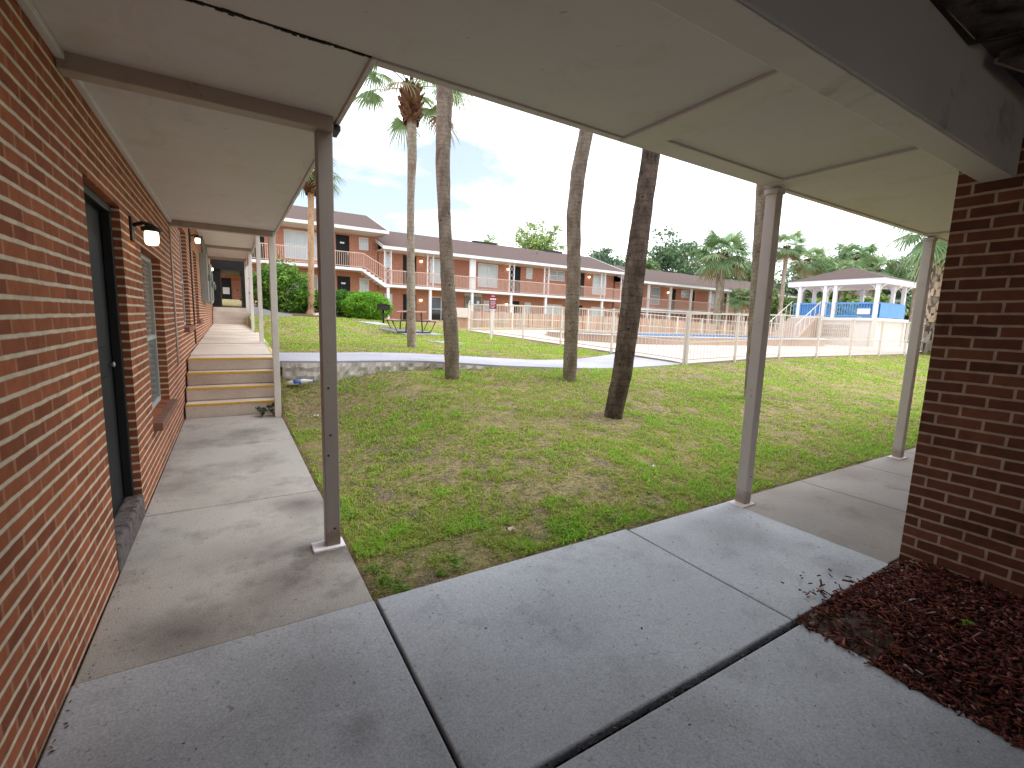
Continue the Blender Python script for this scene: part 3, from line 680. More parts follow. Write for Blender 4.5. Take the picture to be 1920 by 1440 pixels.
# dry leaves and grit scattered on the slabs
k = 70; C = np.stack([rng.uniform(-.5, 3.5, k), rng.uniform(.3, 2.2, k), np.full(k, .0165)], 1)
C2 = np.stack([rng.uniform(-.1, .55, 60), 7.1+rng.normal(0, .22, 60), np.full(60, .012)], 1); C2 = C2[C2[:, 1] < 7.65]
C3 = np.stack([XW+.03+np.abs(rng.normal(0, .02, 130)), rng.uniform(.6, 7.6, 130), np.full(130, .016)], 1)
C4 = np.stack([rng.uniform(.6, 2.5, 260), rng.normal(1.085, .012, 260), rng.uniform(-.02, .012, 260)], 1)
C = np.concatenate([C, C2, C3, C4]); V, Fw = leaf_cloud(C, np.full(len(C), .008), 6, .5, 9)
stuff(npmesh('leaf_litter', V, Fw, 'leaf', tint=np.repeat(np.array(lin(84, 66, 54)[:3])*rng.uniform(.5, 1.5, (len(C), 1)), 4, 0), loc=(0, 3, 0)))

# ------------------------------------------------------------------ palms
def frond_mesh(nf, pet, rad, seed, droop=1.0, nleaf=30, lo=-1.1, hi=1.2):
    r = np.random.default_rng(seed); V = []; Fv = []; T = []
    def add(pts, col):
        o = len(V); V.extend(pts); T.extend([col]*len(pts)); return o
    for i in range(nf):
        az = 2.399963*i+r.uniform(-.25, .25); el = hi-(hi-lo)*(i/max(1, nf-1))**.9+r.uniform(-.12, .12)
        old = i/nf
        pl = pet*r.uniform(.85, 1.15)
        P = [np.zeros(3)]; d_el = el
        for k in range(5):
            d_el -= .09*droop; s_ = pl/5
            P.append(P[-1]+s_*np.array([math.cos(az)*math.cos(d_el), math.sin(az)*math.cos(d_el), math.sin(d_el)]))
        side = np.array([-math.sin(az), math.cos(az), 0])
        g1 = np.array(lin(108, 128, 70)[:3])
        for k in range(5):
            w0 = .020*(1-.1*k); o = add([P[k]-side*w0, P[k]+side*w0, P[k+1]+side*w0*.9, P[k+1]-side*w0*.9], g1); Fv.append((o, o+1, o+2, o+3))
        hub = P[-1]; fwd = P[-1]-P[-2]; fwd /= np.linalg.norm(fwd); upv = np.cross(fwd, side); upv /= np.linalg.norm(upv)
        if upv[2] < 0: upv = -upv
        brown = old > .88
        gr = np.array(lin(150, 132, 96)[:3]) if brown else np.array(lin(*( (126, 156, 110) if r.random() < .6 else (152, 174, 126)))[:3])
        for k in range(nleaf):
            an = (k/(nleaf-1)-.5)*4.4
            L_ = rad*(1-.28*abs(an)/2.2)*r.uniform(.88, 1.1)
            dirv = fwd*math.cos(an)+side*math.sin(an)+upv*.10*math.cos(2*an)
            dirv /= np.linalg.norm(dirv); wv = np.cross(dirv, upv); wv /= np.linalg.norm(wv)
            dr = np.array([0, 0, -1.0])
            m1 = hub+dirv*L_*.5+dr*L_*.05*droop; tip = hub+dirv*L_*.92+dr*L_*.42*droop*r.uniform(.6, 1.4); w0 = rad*.030
            o = add([hub-wv*w0*.4, hub+wv*w0*.4, m1+wv*w0, m1-wv*w0], gr*r.uniform(.75, 1.2)); Fv.append((o, o+1, o+2, o+3))
            m2 = (m1+tip)/2+dirv*L_*.05
            o2 = add([m2+wv*w0*.6, m2-wv*w0*.6], gr*r.uniform(.8, 1.15)); Fv.append((o+3, o+2, o2, o2+1))
            o3 = add([tip+wv*w0*.1, tip-wv*w0*.1], gr*1.1); Fv.append((o2+1, o2, o3, o3+1))
    return np.array(V), np.array(Fv), np.array(T)
def make_palm(label, base, path, mat, crown_z=None, nf=26, pet=.75, rad=.75, seed=1, group=None, boots=True, headr=.24, headh=.55, droop=1., wob=.05, cscale=1., lo=-.8):
    """path: (x,y,z,r) list in metres"""
    t_ = thing('palm_tree', label, 'palm tree', base, group)
    pts = [Vector(p[:3]) for p in path]; rs = [p[3] for p in path]
    # resample with small wobble of the radius
    P, R_ = [], []
    tot = sum((pts[i+1]-pts[i]).length for i in range(len(pts)-1)); nseg = max(12, int(tot/.10))
    if tot > 6: nseg = min(nseg, 90)
    cum = [0]
    for i in range(len(pts)-1): cum.append(cum[-1]+(pts[i+1]-pts[i]).length)
    for k in range(nseg+1):
        s_ = cum[-1]*k/nseg; i = max(j for j in range(len(cum)) if cum[j] <= s_+1e-9); i = min(i, len(pts)-2)
        f_ = (s_-cum[i])/(cum[i+1]-cum[i]); f2 = f_*f_*(3-2*f_)
        P.append(pts[i].lerp(pts[i+1], f_)); R_.append((rs[i]*(1-f2)+rs[i+1]*f2)*(1+random.uniform(-wob, wob)*.5))
    P[0] = P[0]-Vector((0, 0, .06)); R_[0] *= 1.04
    MB().tube(P, R_, 20, wob=wob*.35).build('trunk', mat, t_, True)
    top = P[-1]
    if boots:
        V = []; Fb = []; T = []
        r = np.random.default_rng(seed+50); nb = 90
        for k in range(nb):
            q = k/nb; a = 2.399963*k; zz = top.z-headh*.6+headh*q
            rr = rs[-1]+(headr-rs[-1])*math.sin(PI*min(1, .15+q*.75))
            c0 = np.array([top.x+math.cos(a)*rr*.8, top.y+math.sin(a)*rr*.8, zz]); ov = np.array([math.cos(a), math.sin(a), .0]); sv = np.array([-math.sin(a), math.cos(a), 0]); up = np.array([0, 0, 1.])
            L_ = headr*r.uniform(.5, .9); w0 = headr*.28; tipp = c0+ov*L_*.6+up*L_*.7
            o = len(V); V += [c0-sv*w0, c0+sv*w0, tipp+sv*w0*.5, tipp-sv*w0*.5, c0-sv*w0-up*.06+ov*.03, c0+sv*w0-up*.06+ov*.03]
            Fb += [(o, o+1, o+2, o+3), (o+4, o+5, o+1, o)]; cl_ = np.array(lin(*((128, 96, 74) if r.random() < .6 else (92, 66, 54)))[:3])*r.uniform(.7, 1.2); T += [cl_]*6
        npmesh('boots', np.array(V), np.array(Fb), 'boot', t_, np.array(T))
    V, Fv, T = frond_mesh(nf, pet, rad, seed, droop, lo=lo)
    V = V*cscale+np.array([top.x, top.y, top.z+headh*.35]); npmesh('crown', V, Fv, 'frond', t_, T)
    return t_
make_palm('dark leaning palm trunk with blackened bark, closest to the pavement', (4.39, 4.49, .24),
          [(4.36, 4.51, .22, .125), (4.44, 4.46, .85, .127), (4.49, 4.43, 1.76, .135), (4.52, 4.41, 2.51, .128), (4.56, 4.39, 3.1, .118), (4.60, 4.37, 3.6, .116), (4.72, 4.33, 6.6, .12)], 'trunk_dark', seed=3)
make_palm('straight grey palm trunk behind the dark leaning one, between lawn and path', (5.06, 6.35, .44),
          [(5.06, 6.35, .42, .118), (5.05, 6.36, 1.54, .122), (5.04, 6.36, 2.44, .118), (5.00, 6.38, 3.3, .122), (5.04, 6.36, 4.0, .122), (5.13, 6.32, 4.6, .116), (5.2, 6.3, 7.4, .12)], 'trunk', seed=4)
make_palm('tall grey ringed palm trunk just in front of the low crumbling wall', (3.09, 6.96, .5),
          [(3.09, 6.96, .48, .118), (3.07, 6.97, 1.13, .120), (3.01, 7.0, 2.0, .112), (2.95, 7.04, 3.1, .100), (2.92, 7.06, 3.9, .112), (2.94, 7.05, 5.0, .122), (2.95, 7.05, 8.2, .12)], 'trunk', seed=5)
make_palm('slim pale palm with its whole leafy head in view behind the path', (3.75, 10.85, .72),
          [(3.76, 10.85, .70, .128), (3.73, 10.86, 1.0, .108), (3.72, 10.87, 2.0, .102), (3.71, 10.87, 3.3, .088), (3.71, 10.87, 4.2, .082), (3.74, 10.86, 5.2, .106), (3.72, 10.87, 6.35, .105)], 'trunk_pale', seed=6, nf=22, pet=.95, rad=.62, headr=.25, headh=.75, lo=-.15)
make_palm('palm trunk hidden behind the near grey post of the cross canopy', (7.77, 4.62, .25),
          [(7.77, 4.62, .22, .135), (7.72, 4.65, 1.5, .13), (7.63, 4.71, 3.74, .12), (7.5, 4.8, 7.2, .12)], 'trunk', seed=7)
make_palm('small palm with tan trunk standing among the round shrubs on the bank', (3.08, 22.47, 1.43),
          [(3.05, 22.47, 1.4, .22), (3.09, 22.45, 1.75, .135), (3.14, 22.43, 4.0, .125), (3.19, 22.4, 6.3, .125), (3.21, 22.39, 7.2, .14)], 'trunk_tan', seed=8, nf=26, pet=.85, rad=.7, headr=.36, headh=.95, lo=-.35)
# fat palm with old leaf bases
def booted_palm():
    t_ = thing('palm_tree', 'thick palm trunk covered in old leaf stubs beside the brown brick corner', 'palm tree', (24.3, 7.3, .66))
    MB().tube([(24.3, 7.3, .5), (24.3, 7.3, 3), (24.25, 7.3, 5.6)], [.34, .36, .34], 14).build('trunk', 'trunk', t_, True)
    V = []; Fb = []; T = []; r = np.random.default_rng(4)
    for k in range(420):
        a = 2.399963*k+r.uniform(-.35, .35); zz = .7+5.2*k/420+r.uniform(-.05, .05); ov = np.array([math.cos(a), math.sin(a), 0]); sv = np.array([-math.sin(a), math.cos(a), 0]); up = np.array([0, 0, 1.])
        c0 = np.array([24.28, 7.3, zz])+ov*.33; tip = c0+ov*r.uniform(.07, .2)+up*r.uniform(.15, .3)+sv*r.uniform(-.06, .06); w0 = r.uniform(.05, .11)
        o = len(V); V += [c0-sv*w0, c0+sv*w0, tip+sv*w0*.6, tip-sv*w0*.6, c0-sv*w0*.8+ov*.07-up*.02, c0+sv*w0*.8+ov*.07-up*.02]
        Fb += [(o, o+1, o+2, o+3), (o+4, o+5, o+2, o+3)]; T += [np.array(lin(*((186, 168, 150) if zz > 1.8 else (150, 142, 136)))[:3])*r.uniform(.7, 1.15)]*6
    npmesh('boots', np.array(V), np.array(Fb), 'boot', t_, np.array(T))
    V, Fv, T = frond_mesh(26, 1.2, 1.1, 9); npmesh('crown', V+np.array([24.25, 7.3, 5.8]), Fv, 'frond', t_, T)
booted_palm()

# ------------------------------------------------------------------ leafy trees and shrubs
def leaf_tree(name, label, cat, base, crown_c, crown_r, nclump, per, leaf, seed, col, col2, group=None, trunk_r=.25, mat='bark', hollow=.55, flat=.6):
    r = np.random.default_rng(seed); t_ = thing(name, label, cat, base, group)
    c0 = np.array(crown_c, float); R_ = np.array(crown_r, float)
    d = r.normal(size=(nclump, 3)); d /= np.linalg.norm(d, axis=1)[:, None]
    rad = hollow+(1-hollow)*r.random(nclump); cl_ = c0+d*R_*rad[:, None]*(1+(.02 if hollow > .9 else .18)*r.normal(size=(nclump, 1)))
    cs = R_.mean()*r.uniform(.16, .34, nclump)*(.55 if hollow > .9 else 1)
    C = []; T = []
    for k in range(nclump):
        q = r.normal(size=(per, 3))*np.array([1, 1, flat])*cs[k]*.6; C.append(cl_[k]+q)
        u = r.random(); cc_ = np.array(col)*(1-u)+np.array(col2)*u; T.append(cc_*r.uniform(.75, 1.25, (per, 1)))
    C = np.concatenate(C); T = np.concatenate(T); V, Fl = leaf_cloud(C, np.full(len(C), leaf), .25, .5, seed+1)
    m = MB(); b = Vector(base)
    if trunk_r:
        fork = Vector(c0)-Vector((0, 0, R_[2]*.75)); m.tube([b-Vector((0, 0, .1)), b.lerp(fork, .5)+Vector((.1, 0, 0)), fork], [trunk_r, trunk_r*.8, trunk_r*.65], 9, wob=.08)
        for k in r.choice(nclump, min(nclump, 14), replace=False):
            e = Vector(cl_[k]); mid = fork.lerp(e, .5)+Vector((0, 0, -.08*R_[2])); m.tube([fork, mid, e], [trunk_r*.4, trunk_r*.22, trunk_r*.07], 6)
        m.build('trunk', mat, t_, True)
    npmesh('crown' if cat == 'tree' else 'foliage', V, Fl, 'leaf', t_, np.repeat(T, 4, 0))
    return t_
G1 = lin(110, 138, 84)[:3]; G2 = lin(140, 164, 100)[:3]; G3 = lin(94, 120, 92)[:3]; G4 = lin(160, 180, 106)[:3]; G5 = lin(126, 150, 122)[:3]
def far_tree(label, x, y, ztop, rx, rz, n, per, leaf, seed, c1, c2, **k):
    leaf_tree('tree', label, 'tree', (x, y, .6), (x, y, ztop-rz), (rx, rx, rz), n, per, leaf, seed, c1, c2, 'trees beyond the far roofs', .3, **k)
far_tree('pale green loose tree rising above the middle of the long roof', 30.5, 45, 12.6, 2.6, 2.9, 70, 70, .17, 61, G2, G4, hollow=.3)
far_tree('small treetop just peeping over the roof left of the pale tree', 23.9, 45, 10.3, 1.6, 1.6, 30, 60, .16, 62, G2, G4, hollow=.3)
FT = [('dusky blue green tree seen over the roof right of the pitch change', 45.5, 50, 11.6, 3.4, 3.4, G3, G5), ('thin treetop over the roof between the two leaning trunks', 49.5, 47, 11.4, 2.2, 3.0, G3, G2),
      ('broad dark oak crown left of the drooping palm', 61, 52, 15.2, 6.2, 5.6, G3, G1), ('rounded olive tree directly behind the drooping palm', 70, 50, 14.6, 5.2, 5.4, G1, G5),
      ('yellow green tree between drooping palm and grey post', 75, 46, 11.8, 3.4, 4.0, G2, G4),
      ('dark tree right of the near grey post', 60, 30, 9.4, 3.4, 4.0, G3, G1), ('mid green tree behind the gazebo left eave', 70, 33, 12.2, 4.0, 5.0, G1, G2), ('bright bushy tree behind the gazebo rail', 46, 20, 4.6, 2.4, 1.9, G2, G4),
      ('tall blue green tree behind the gazebo roof tip', 84, 36, 14.5, 5.4, 6.0, G3, G5), ('low bright tree left of the gazebo steps', 44, 24.5, 4.7, 1.8, 1.9, G1, G4), ('shady tree behind the gazebo right eave', 78, 26, 11.2, 4.6, 5.0, G1, G3), ('pale tree seen over the blue gazebo screen', 52, 20.5, 5.0, 2.6, 2.0, G4, G2), ('tree edge beside the far right post', 72, 19.5, 9.6, 3.6, 4.2, G1, G5)]
for i, (lb, x, y, zt, rx, rz, c1, c2) in enumerate(FT):
    far_tree(lb, x, y, zt, rx, rz, int(30+11*rx), 85, .16+.03*rx, 70+i, c1, c2)
def far_palm(label, x, y, ztop, s, seed, nf=26, pet=.9, rad=.95, tr=.16, z0=.6, lean=0, headr=.3):
    make_palm(label, (x, y, z0), [(x, y, z0, tr*1.2), (x+lean*.5, y, (z0+ztop)/2, tr), (x+lean, y, ztop-1.0*s, tr)], 'trunk_pale', droop=.75, lo=-.6, seed=seed, nf=nf, pet=pet*s, rad=rad*s, headr=headr, headh=.6*s, group='fan palms beyond the pool')
far_palm('stout palm with drooping feathery head behind the pool fence', 37.6, 26.4, 9.3, 1.75, 21, 40, .9, .95, .34, .6, headr=.5)
far_palm('short palm with low green head beside the stout drooping palm', 37.9, 24.6, 4.9, 1.0, 22, 30, .7, .85, .34, .6, headr=.48)
far_palm('wind blown fan palm next to the near grey post', 39.5, 21.9, 9.1, 1.15, 23, 28)
far_palm('fan palm with clear trunk left of the gazebo roof', 45.0, 23, 8.7, 1.2, 24, 28)
far_palm('spiky fan palm head right above the gazebo roof tip', 49.7, 21, 9.2, 1.35, 25, 30)
far_palm('fan palm head low behind the gazebo roof slope', 45.5, 20.1, 7.3, 1.15, 26, 28)
far_palm('bushy fan palm head above the gazebo right eave', 49, 19, 7.9, 1.35, 27, 32)
far_palm('fan palm half hidden by the far right post', 50, 16.5, 7.8, 1.3, 28, 28)
SG1 = lin(84, 128, 50)[:3]; SG2 = lin(136, 176, 74)[:3]
def shrub(label, x, y, z, rx, ry, rz, n, per, leaf, seed, c1=SG1, c2=SG2, hollow=.75):
    leaf_tree('shrub', label, 'shrub', (x, y, z), (x, y, z+rz*.95), (rx, ry, rz), n, per, leaf, seed, c1, c2, 'shrubs on the bank below the far apartments', .05, flat=.8, hollow=hollow)
shrub('big leafy shrub filling the gap between white posts and small palm', 1.98, 23.6, 1.55, 1.15, 1.0, 1.05, 150, 60, .075, 91)
shrub('light green straggly shrub at the foot of the small palm', 3.1, 23.0, 1.45, .85, .7, .62, 70, 50, .07, 92, SG1, lin(124, 166, 60)[:3], .4)
shrub('dark clipped shrub partly behind the taupe post', 4.45, 22.6, 1.38, .95, .9, .62, 420, 40, .045, 93, lin(70, 112, 38)[:3], lin(92, 140, 46)[:3], .93)
shrub('glossy rounded clipped shrub beside the grill', 5.30, 21.5, 1.30, 1.0, .95, .62, 560, 40, .040, 94, lin(98, 150, 40)[:3], lin(136, 190, 54)[:3], .95)
# bare bed under the shrubs
m = MB(); poly = [(.9, 20.9), (2.2, 21.4), (3.4, 21.5), (4.6, 21.2), (5.8, 21.4), (7.2, 22.6), (8.2, 26), (.9, 27)]
v = [(px_, py_, float(lawn_z(px_, py_))+.03) for px_, py_ in poly]; struct(m.arr(v+[(4, 24, float(lawn_z(4, 24))+.05)], [(i, (i+1) % 8, 8) for i in range(8)]).build('planting_bed', 'dirt'))
m = MB(); m.lathe((3.3, 22.0, 1.38), [(.2, 0), (.26, .06), (.2, .14), (.06, .19)], 10); m.v = [(x+random.uniform(-.04, .04), y+random.uniform(-.04, .04), z) for x, y, z in m.v]
tag(m.build('stone', 'deck', smooth=True), 'pale stone at the foot of the small tan palm', 'stone')
leaf_tree('plant', 'dark scrubby tuft growing at the foot of the steps post', 'plant', (.44, 7.5, 0), (.44, 7.5, .10), (.15, .10, .09), 16, 30, .022, 95, lin(74, 88, 68)[:3], lin(104, 116, 88)[:3], None, 0)
t_ = leaf_tree('plant', 'little bright weed sprouting alone in the mulch', 'plant', (3.06, .60, .05), (3.06, .60, .09), (.035, .035, .03), 5, 6, .014, 96, lin(130, 160, 60)[:3], lin(150, 176, 80)[:3], None, 0)

# ------------------------------------------------------------------ far apartment buildings
YW, YF, YR = 31.7, 30.3, 35.5
def railing(m, x0, x1, z, h=.95, y=YF-.02, step=.11):
    m.box(x0, x1, y-.02, y+.02, z+h-.04, z+h); m.box(x0, x1, y-.015, y+.015, z+.08, z+.11)
    n = int((x1-x0)/step)
    for i in range(n+1): x = x0+(x1-x0)*i/n; m.box(x-.009, x+.009, y-.009, y+.009, z+.11, z+h-.04)
def far_window(par, x0, x1, z0, z1, pane='glass_blind', mull=1, midbar=True):
    f = MB(); q = .055; y0, y1 = YW+.03, YW+.08
    f.box(x0, x0+q, y0, y1, z0, z1); f.box(x1-q, x1, y0, y1, z0, z1); f.box(x0+q, x1-q, y0, y1, z0, z0+q); f.box(x0+q, x1-q, y0, y1, z1-q, z1)
    for k in range(mull): xc = x0+(x1-x0)*(k+1)/(mull+1); f.box(xc-.025, xc+.025, y0, y1, z0+q, z1-q)
    if midbar: zc = z0+(z1-z0)*.5; f.box(x0+q, x1-q, y0+.005, y1, zc-.025, zc+.025)
    o = f.build('window', 'white', par); MB().box(x0+q, x1-q, YW+.06, YW+.07, z0+q, z1-q).build('pane', pane, o); return o
def far_door(par, x0, x1, z0, z1, plate=True):
    o = MB().box(x0, x1, YW+.05, YW+.09, z0, z1).build('door', 'black_door', par)
    MB().box(x1-.13, x1-.07, YW+.02, YW+.05, z0+.95, z0+1.05).build('handle', 'win_frame', o)
    if plate: MB().box(x0+.26, x0+.52, YW+.035, YW+.05, z0+1.6, z0+1.7).build('number_plate', 'signwhite', o)
def far_lamp(par, x, z):
    o = MB().box(x-.06, x+.06, YW-.05, YW, z+.04, z+.14).build('wall_lamp', 'iron', par); MB().lathe((x, YW-.09, z-.10), [(.05, 0), (.09, .04), (.09, .12), (.06, .15)], 10).build('glass_shade', 'lampfar', o, True)
def roof(par, x0, x1, ze, zr, vents=()):
    m = MB(); y0, y1 = YF-.32, 41
    th = .10
    m.extrude([(y0, ze), (YR, zr), (y1, ze), (y1, ze-th), (YR, zr-th*1.1), (y0, ze-th)], 'x', x0, x1)
    m.build('roof', 'roof', par)
    MB().box(x0-.03, x1+.03, y0-.05, y0-.005, ze-.17, ze+.02).build('fascia', 'white', par)
    MB().box(x0, x1, y0, YW, ze-.165, ze-.12).build('soffit', 'soffit', par)
    for xv in (x0, x1):
        s_ = -1 if xv == x0 else 1
        g_ = MB(); g_.extrude([(YW, ze-.12), (YR, zr-.13), (40.4, ze-.12)], 'x', xv-s_*.25-.02, xv-s_*.25+.02); g_.build('gable', 'brick_far', par)
        rk = MB(); rk.bar((xv+s_*.02, y0, ze-.06), (xv+s_*.02, YR, zr-.06), .04, .18); rk.bar((xv+s_*.02, y1, ze-.06), (xv+s_*.02, YR, zr-.06), .04, .18); rk.build('rake_board', 'white', par)
    for a, b in vents: MB().box(a, b, YR-.16, YR+.16, zr-.06, zr+.10).build('ridge_vent', 'roofdark', par)
def body(par, x0, x1, z0, z1, ops):
    m = MB(); wall_open(m, 'y', YW, -1, x0, x1, z0, z1, ops, .12); m.box(x0, x1, 39.9, 40.3, z0, z1)
    m.quad((x0, YW, z0), (x0, 40, z0), (x0, 40, z1), (x0, YW, z1)); m.quad((x1, YW, z0), (x1, YW, z1), (x1, 40, z1), (x1, 40, z0)); m.build('wall', 'brick_far', par)
def balcony(par, x0, x1, zt):
    MB().box(x0, x1, YF, YW, zt-.13, zt).build('balcony_floor', 'soffit', par); MB().box(x0, x1, YF-.04, YF, zt-.15, zt+.02).build('balcony_edge', 'white', par)
def iron_post(par, x, z0, z1, w=.42):
    m = MB(); y = YF+.06
    for dx in (-w/2, w/2): m.box(x+dx-.035, x+dx+.035, y-.03, y+.03, z0, z1)
    n = 5
    for k in range(n):
        zc = z0+(z1-z0)*(k+.5)/n
        pts = [(x+math.cos(a)*w*.36, y, zc+math.sin(a)*(z1-z0)/n*.42) for a in np.linspace(0, 2*PI, 11)]; m.tube(pts, .014, 5, False)
    m.build('iron_post', 'white', par)
def low_post(par, x, z0, z1, w=.17): MB().box(x-w/2, x+w/2, YF-.005, YF+w, z0, z1).build('post', 'white', par)

# A: the raised block at the left
A = thing('apartment_building', 'raised two storey brick apartment block with outside stairs, above the shrubs', 'building', (4.5, 35, 1.9))
opsA = [(2.95, 4.80, 4.82, 6.52), (5.92, 6.75, 4.44, 6.57), (7.36, 7.97, 5.76, 6.56), (3.0, 4.80, 2.2, 3.92), (5.95, 6.77, 1.9, 3.99), (7.35, 7.98, 3.05, 3.96), (1.1, 1.9, 4.44, 6.5)]
body(A, .95, 8.6, 1.2, 6.68, opsA)
far_window(A, 2.95, 4.80, 4.82, 6.52, 'glass_blind', 2); far_window(A, 7.36, 7.97, 5.76, 6.56, 'glass_blind', 0); far_window(A, 3.0, 4.8, 2.2, 3.92, 'glass_half', 2); far_window(A, 7.35, 7.98, 3.05, 3.96, 'glass_blind', 0)
far_door(A, 5.92, 6.75, 4.44, 6.57); far_door(A, 5.95, 6.77, 1.9, 3.99); far_door(A, 1.1, 1.9, 4.44, 6.5)
roof(A, .8, 8.78, 6.84, 8.74); balcony(A, .95, 7.2, 4.44)
m = MB(); railing(m, .95, 7.3, 4.44); m.build('railing', 'rail_pink', A)
low_post(A, 2.1, 1.6, 4.3); low_post(A, 5.1, 1.6, 4.3)
s_ = MB().extrude([(7.2, 4.42), (7.2, 4.27), (8.62, 3.38), (8.80, 3.38), (8.80, 3.53)], 'y', YF-.05, YF+.02).build('stair_stringer', 'white', A)
m = MB()
for k in range(6): m.box(7.2+.25*k, 7.2+.25*k+.27, YF, YW-.1, 4.40-.145*k-.10, 4.40-.145*k)
m.build('stair_treads', 'white', A)
m = MB(); m.bar((7.3, YF-.02, 5.36), (8.75, YF-.02, 4.60), .04); m.bar((7.3, YF-.02, 4.56), (8.75, YF-.02, 3.72), .03)
for k in range(13): x = 7.32+1.42*k/12; m.box(x-.009, x+.009, YF-.03, YF-.011, 4.55-.58*(x-7.3), 5.35-.525*(x-7.3))
m.build('stair_railing', 'rail_pink', A)
# B: the long block in the middle
B = thing('apartment_building', 'long two storey salmon brick apartment block across the middle with iron balcony posts', 'building', (19, 35, 1.1))
zf, gz = 3.56, 1.0
opsB = [(8.95, 9.5, 4.78, 5.70), (10.27, 11.24, zf, 5.72), (12.25, 13.95, 3.98, 5.68), (16.05, 17.78, 3.96, 5.70), (18.85, 19.82, zf, 5.72), (20.35, 20.98, 4.85, 5.72), (22.65, 24.22, 4.90, 5.72), (25.4, 26.36, zf, 5.73), (27.3, 28.92, 4.02, 5.72),
        (9.0, 9.55, 2.1, 3.05), (10.27, 11.24, gz, 3.08), (12.3, 13.95, 1.28, 3.03), (15.0, 16.36, 2.3, 3.22), (18.85, 19.82, gz, 3.05), (20.3, 20.92, 2.05, 2.98), (22.45, 24.05, 2.1, 2.95), (25.35, 26.3, gz, 3.0), (27.3, 28.9, 1.4, 2.95), (16.6, 17.7, 2.2, 2.95)]
body(B, 8.55, 29.75, .5, 5.75, opsB)
for o_ in opsB:
    x0, x1, z0, z1 = o_
    if z1-z0 > 1.95: far_door(B, *o_, plate=False)
    elif (x0, z0) == (15.0, 2.3): continue
    else: far_window(B, *o_, pane='glass_dark' if (x0, z0) == (12.3, 1.28) else ('glass_half' if x0 in (22.65, 16.6) else 'glass_blind'), mull=0 if x1-x0 < 1 else 1, midbar=(z1-z0 > .5))
o = MB().box(15.0, 16.36, YW-.1, YW+.1, 2.3, 3.22).build('cooling_units', 'meter', B)
m = MB()
for xc in (15.35, 16.02):
    m.box(xc-.28, xc+.28, YW-.13, YW-.101, 2.62, 3.16)
m.build('grille', 'glass_dark', o)
m = MB()
for xc in (15.35, 16.02): m.lathe((0, 0, 0), [(.12, 0), (.12, .02), (.03, .03)], 12); m.v[-36:] = [(xc+a_, YW-.131-c__, 2.78+b_) for a_, b_, c__ in m.v[-36:]]
m.build('fan_hub', 'signwhite', o)
MB().box(14.95, 16.4, YW-.03, YW+.02, 3.222, 3.40).build('panel', 'offwhite', o)
for x, z in ((11.55, 5.42), (11.54, 2.74), (18.62, 5.47), (18.55, 2.76), (26.8, 5.48)): far_lamp(B, x, z)
roof(B, 8.45, 29.9, 5.92, 7.85, ((17.4, 19.6), (24.6, 26.6)))
m = MB(); m.tube([(22.6, 33.6, 7.0), (22.6, 33.6, 7.42), (22.45, 33.5, 7.46)], .06, 8); m.build('vent_pipe', 'meter', B, True)
m = MB(); m.tube([(12.1, 33.6, 6.9), (12.1, 33.6, 7.18)], .06, 8); m.build('vent_pipe', 'meter', B, True)
balcony(B, 8.65, 29.75, zf); m = MB(); railing(m, 8.9, 29.7, zf); m.build('railing', 'rail_pink', B)
for x in (8.85, 11.75, 14.93, 18.2, 21.4, 24.4, 27.3, 29.6): iron_post(B, x, zf, 5.76); low_post(B, x, .6, zf-.13)
MB().box(14.72, 15.12, YF, YF+.06, zf, 5.76).build('flat_post', 'white', B)
# D: the lower block at the right
Dd = thing('apartment_building', 'lower brick apartment block at the right end, its balcony behind the stout palms', 'building', (46, 35, .5))
zf = 2.98
opsD = []
for k in range(4):
    x = 31+8.6*k
    opsD += [(x+.7, x+1.5, zf, 5.1), (x+3.7, x+4.95, 3.48, 5.16), (x+6.5, x+7.2, zf, 5.12), (x+8.0, x+9.5, 4.38, 5.12)]
opsD = [o for o in opsD if o[1] < 64]
body(Dd, 29.95, 65, .3, 5.2, opsD)
for o_ in opsD:
    if o_[3]-o_[2] > 1.95: far_door(Dd, *o_, plate=False)
    else: far_window(Dd, *o_, pane='glass_half', mull=0 if o_[2] < 4 else 1)
for x in (37.0, 45.6, 54.2): far_lamp(Dd, x, 4.75)
roof(Dd, 29.92, 65.2, 5.36, 7.33, ((40.5, 42), (44.5, 46.5), (50, 52)))
m = MB(); m.tube([(44.5, 33.4, 6.5), (44.5, 33.4, 6.95), (44.3, 33.3, 7.0)], .08, 8); m.build('vent_pipe', 'white', Dd, True)
balcony(Dd, 29.95, 65, zf); m = MB(); railing(m, 30.2, 64.8, zf, step=.16); m.build('railing', 'rail_pink', Dd)
for x in np.arange(32.88, 64.9, 2.96): MB().box(x-.17, x+.17, YF+.02, YF+.1, zf, 5.22).build('balcony_post', 'post_grey', Dd); low_post(Dd, float(x), .3, zf-.13)
# F: the roof showing beyond the gazebo
F_ = thing('apartment_building', 'brick block with white eave glimpsed through the gazebo posts', 'building', (84, 26, .5))
m = MB(); m.box(64, 106, 27.5, 34, .3, 5.6); m.build('wall', 'brick_far', F_)
m = MB(); m.extrude([(26, 5.62), (31, 7.6), (36, 5.62)], 'x', 63.8, 106); m.build('roof', 'roof', F_)
MB().box(63.8, 106, 25.9, 25.99, 5.45, 5.72).build('fascia', 'white', F_); MB().box(64, 106, 26.1, 27.5, 2.9, 3.05).build('balcony_floor', 'white', F_)
for x in (67, 73, 80, 87, 94): MB().box(x-.15, x+.15, 26.1, 26.3, .3, 5.5).build('post', 'white', F_)
for x in (65.3, 70, 76.5, 83, 90): MB().box(x, x+1, 27.44, 27.5, 3.06, 5.1).build('door', 'black_door', F_)
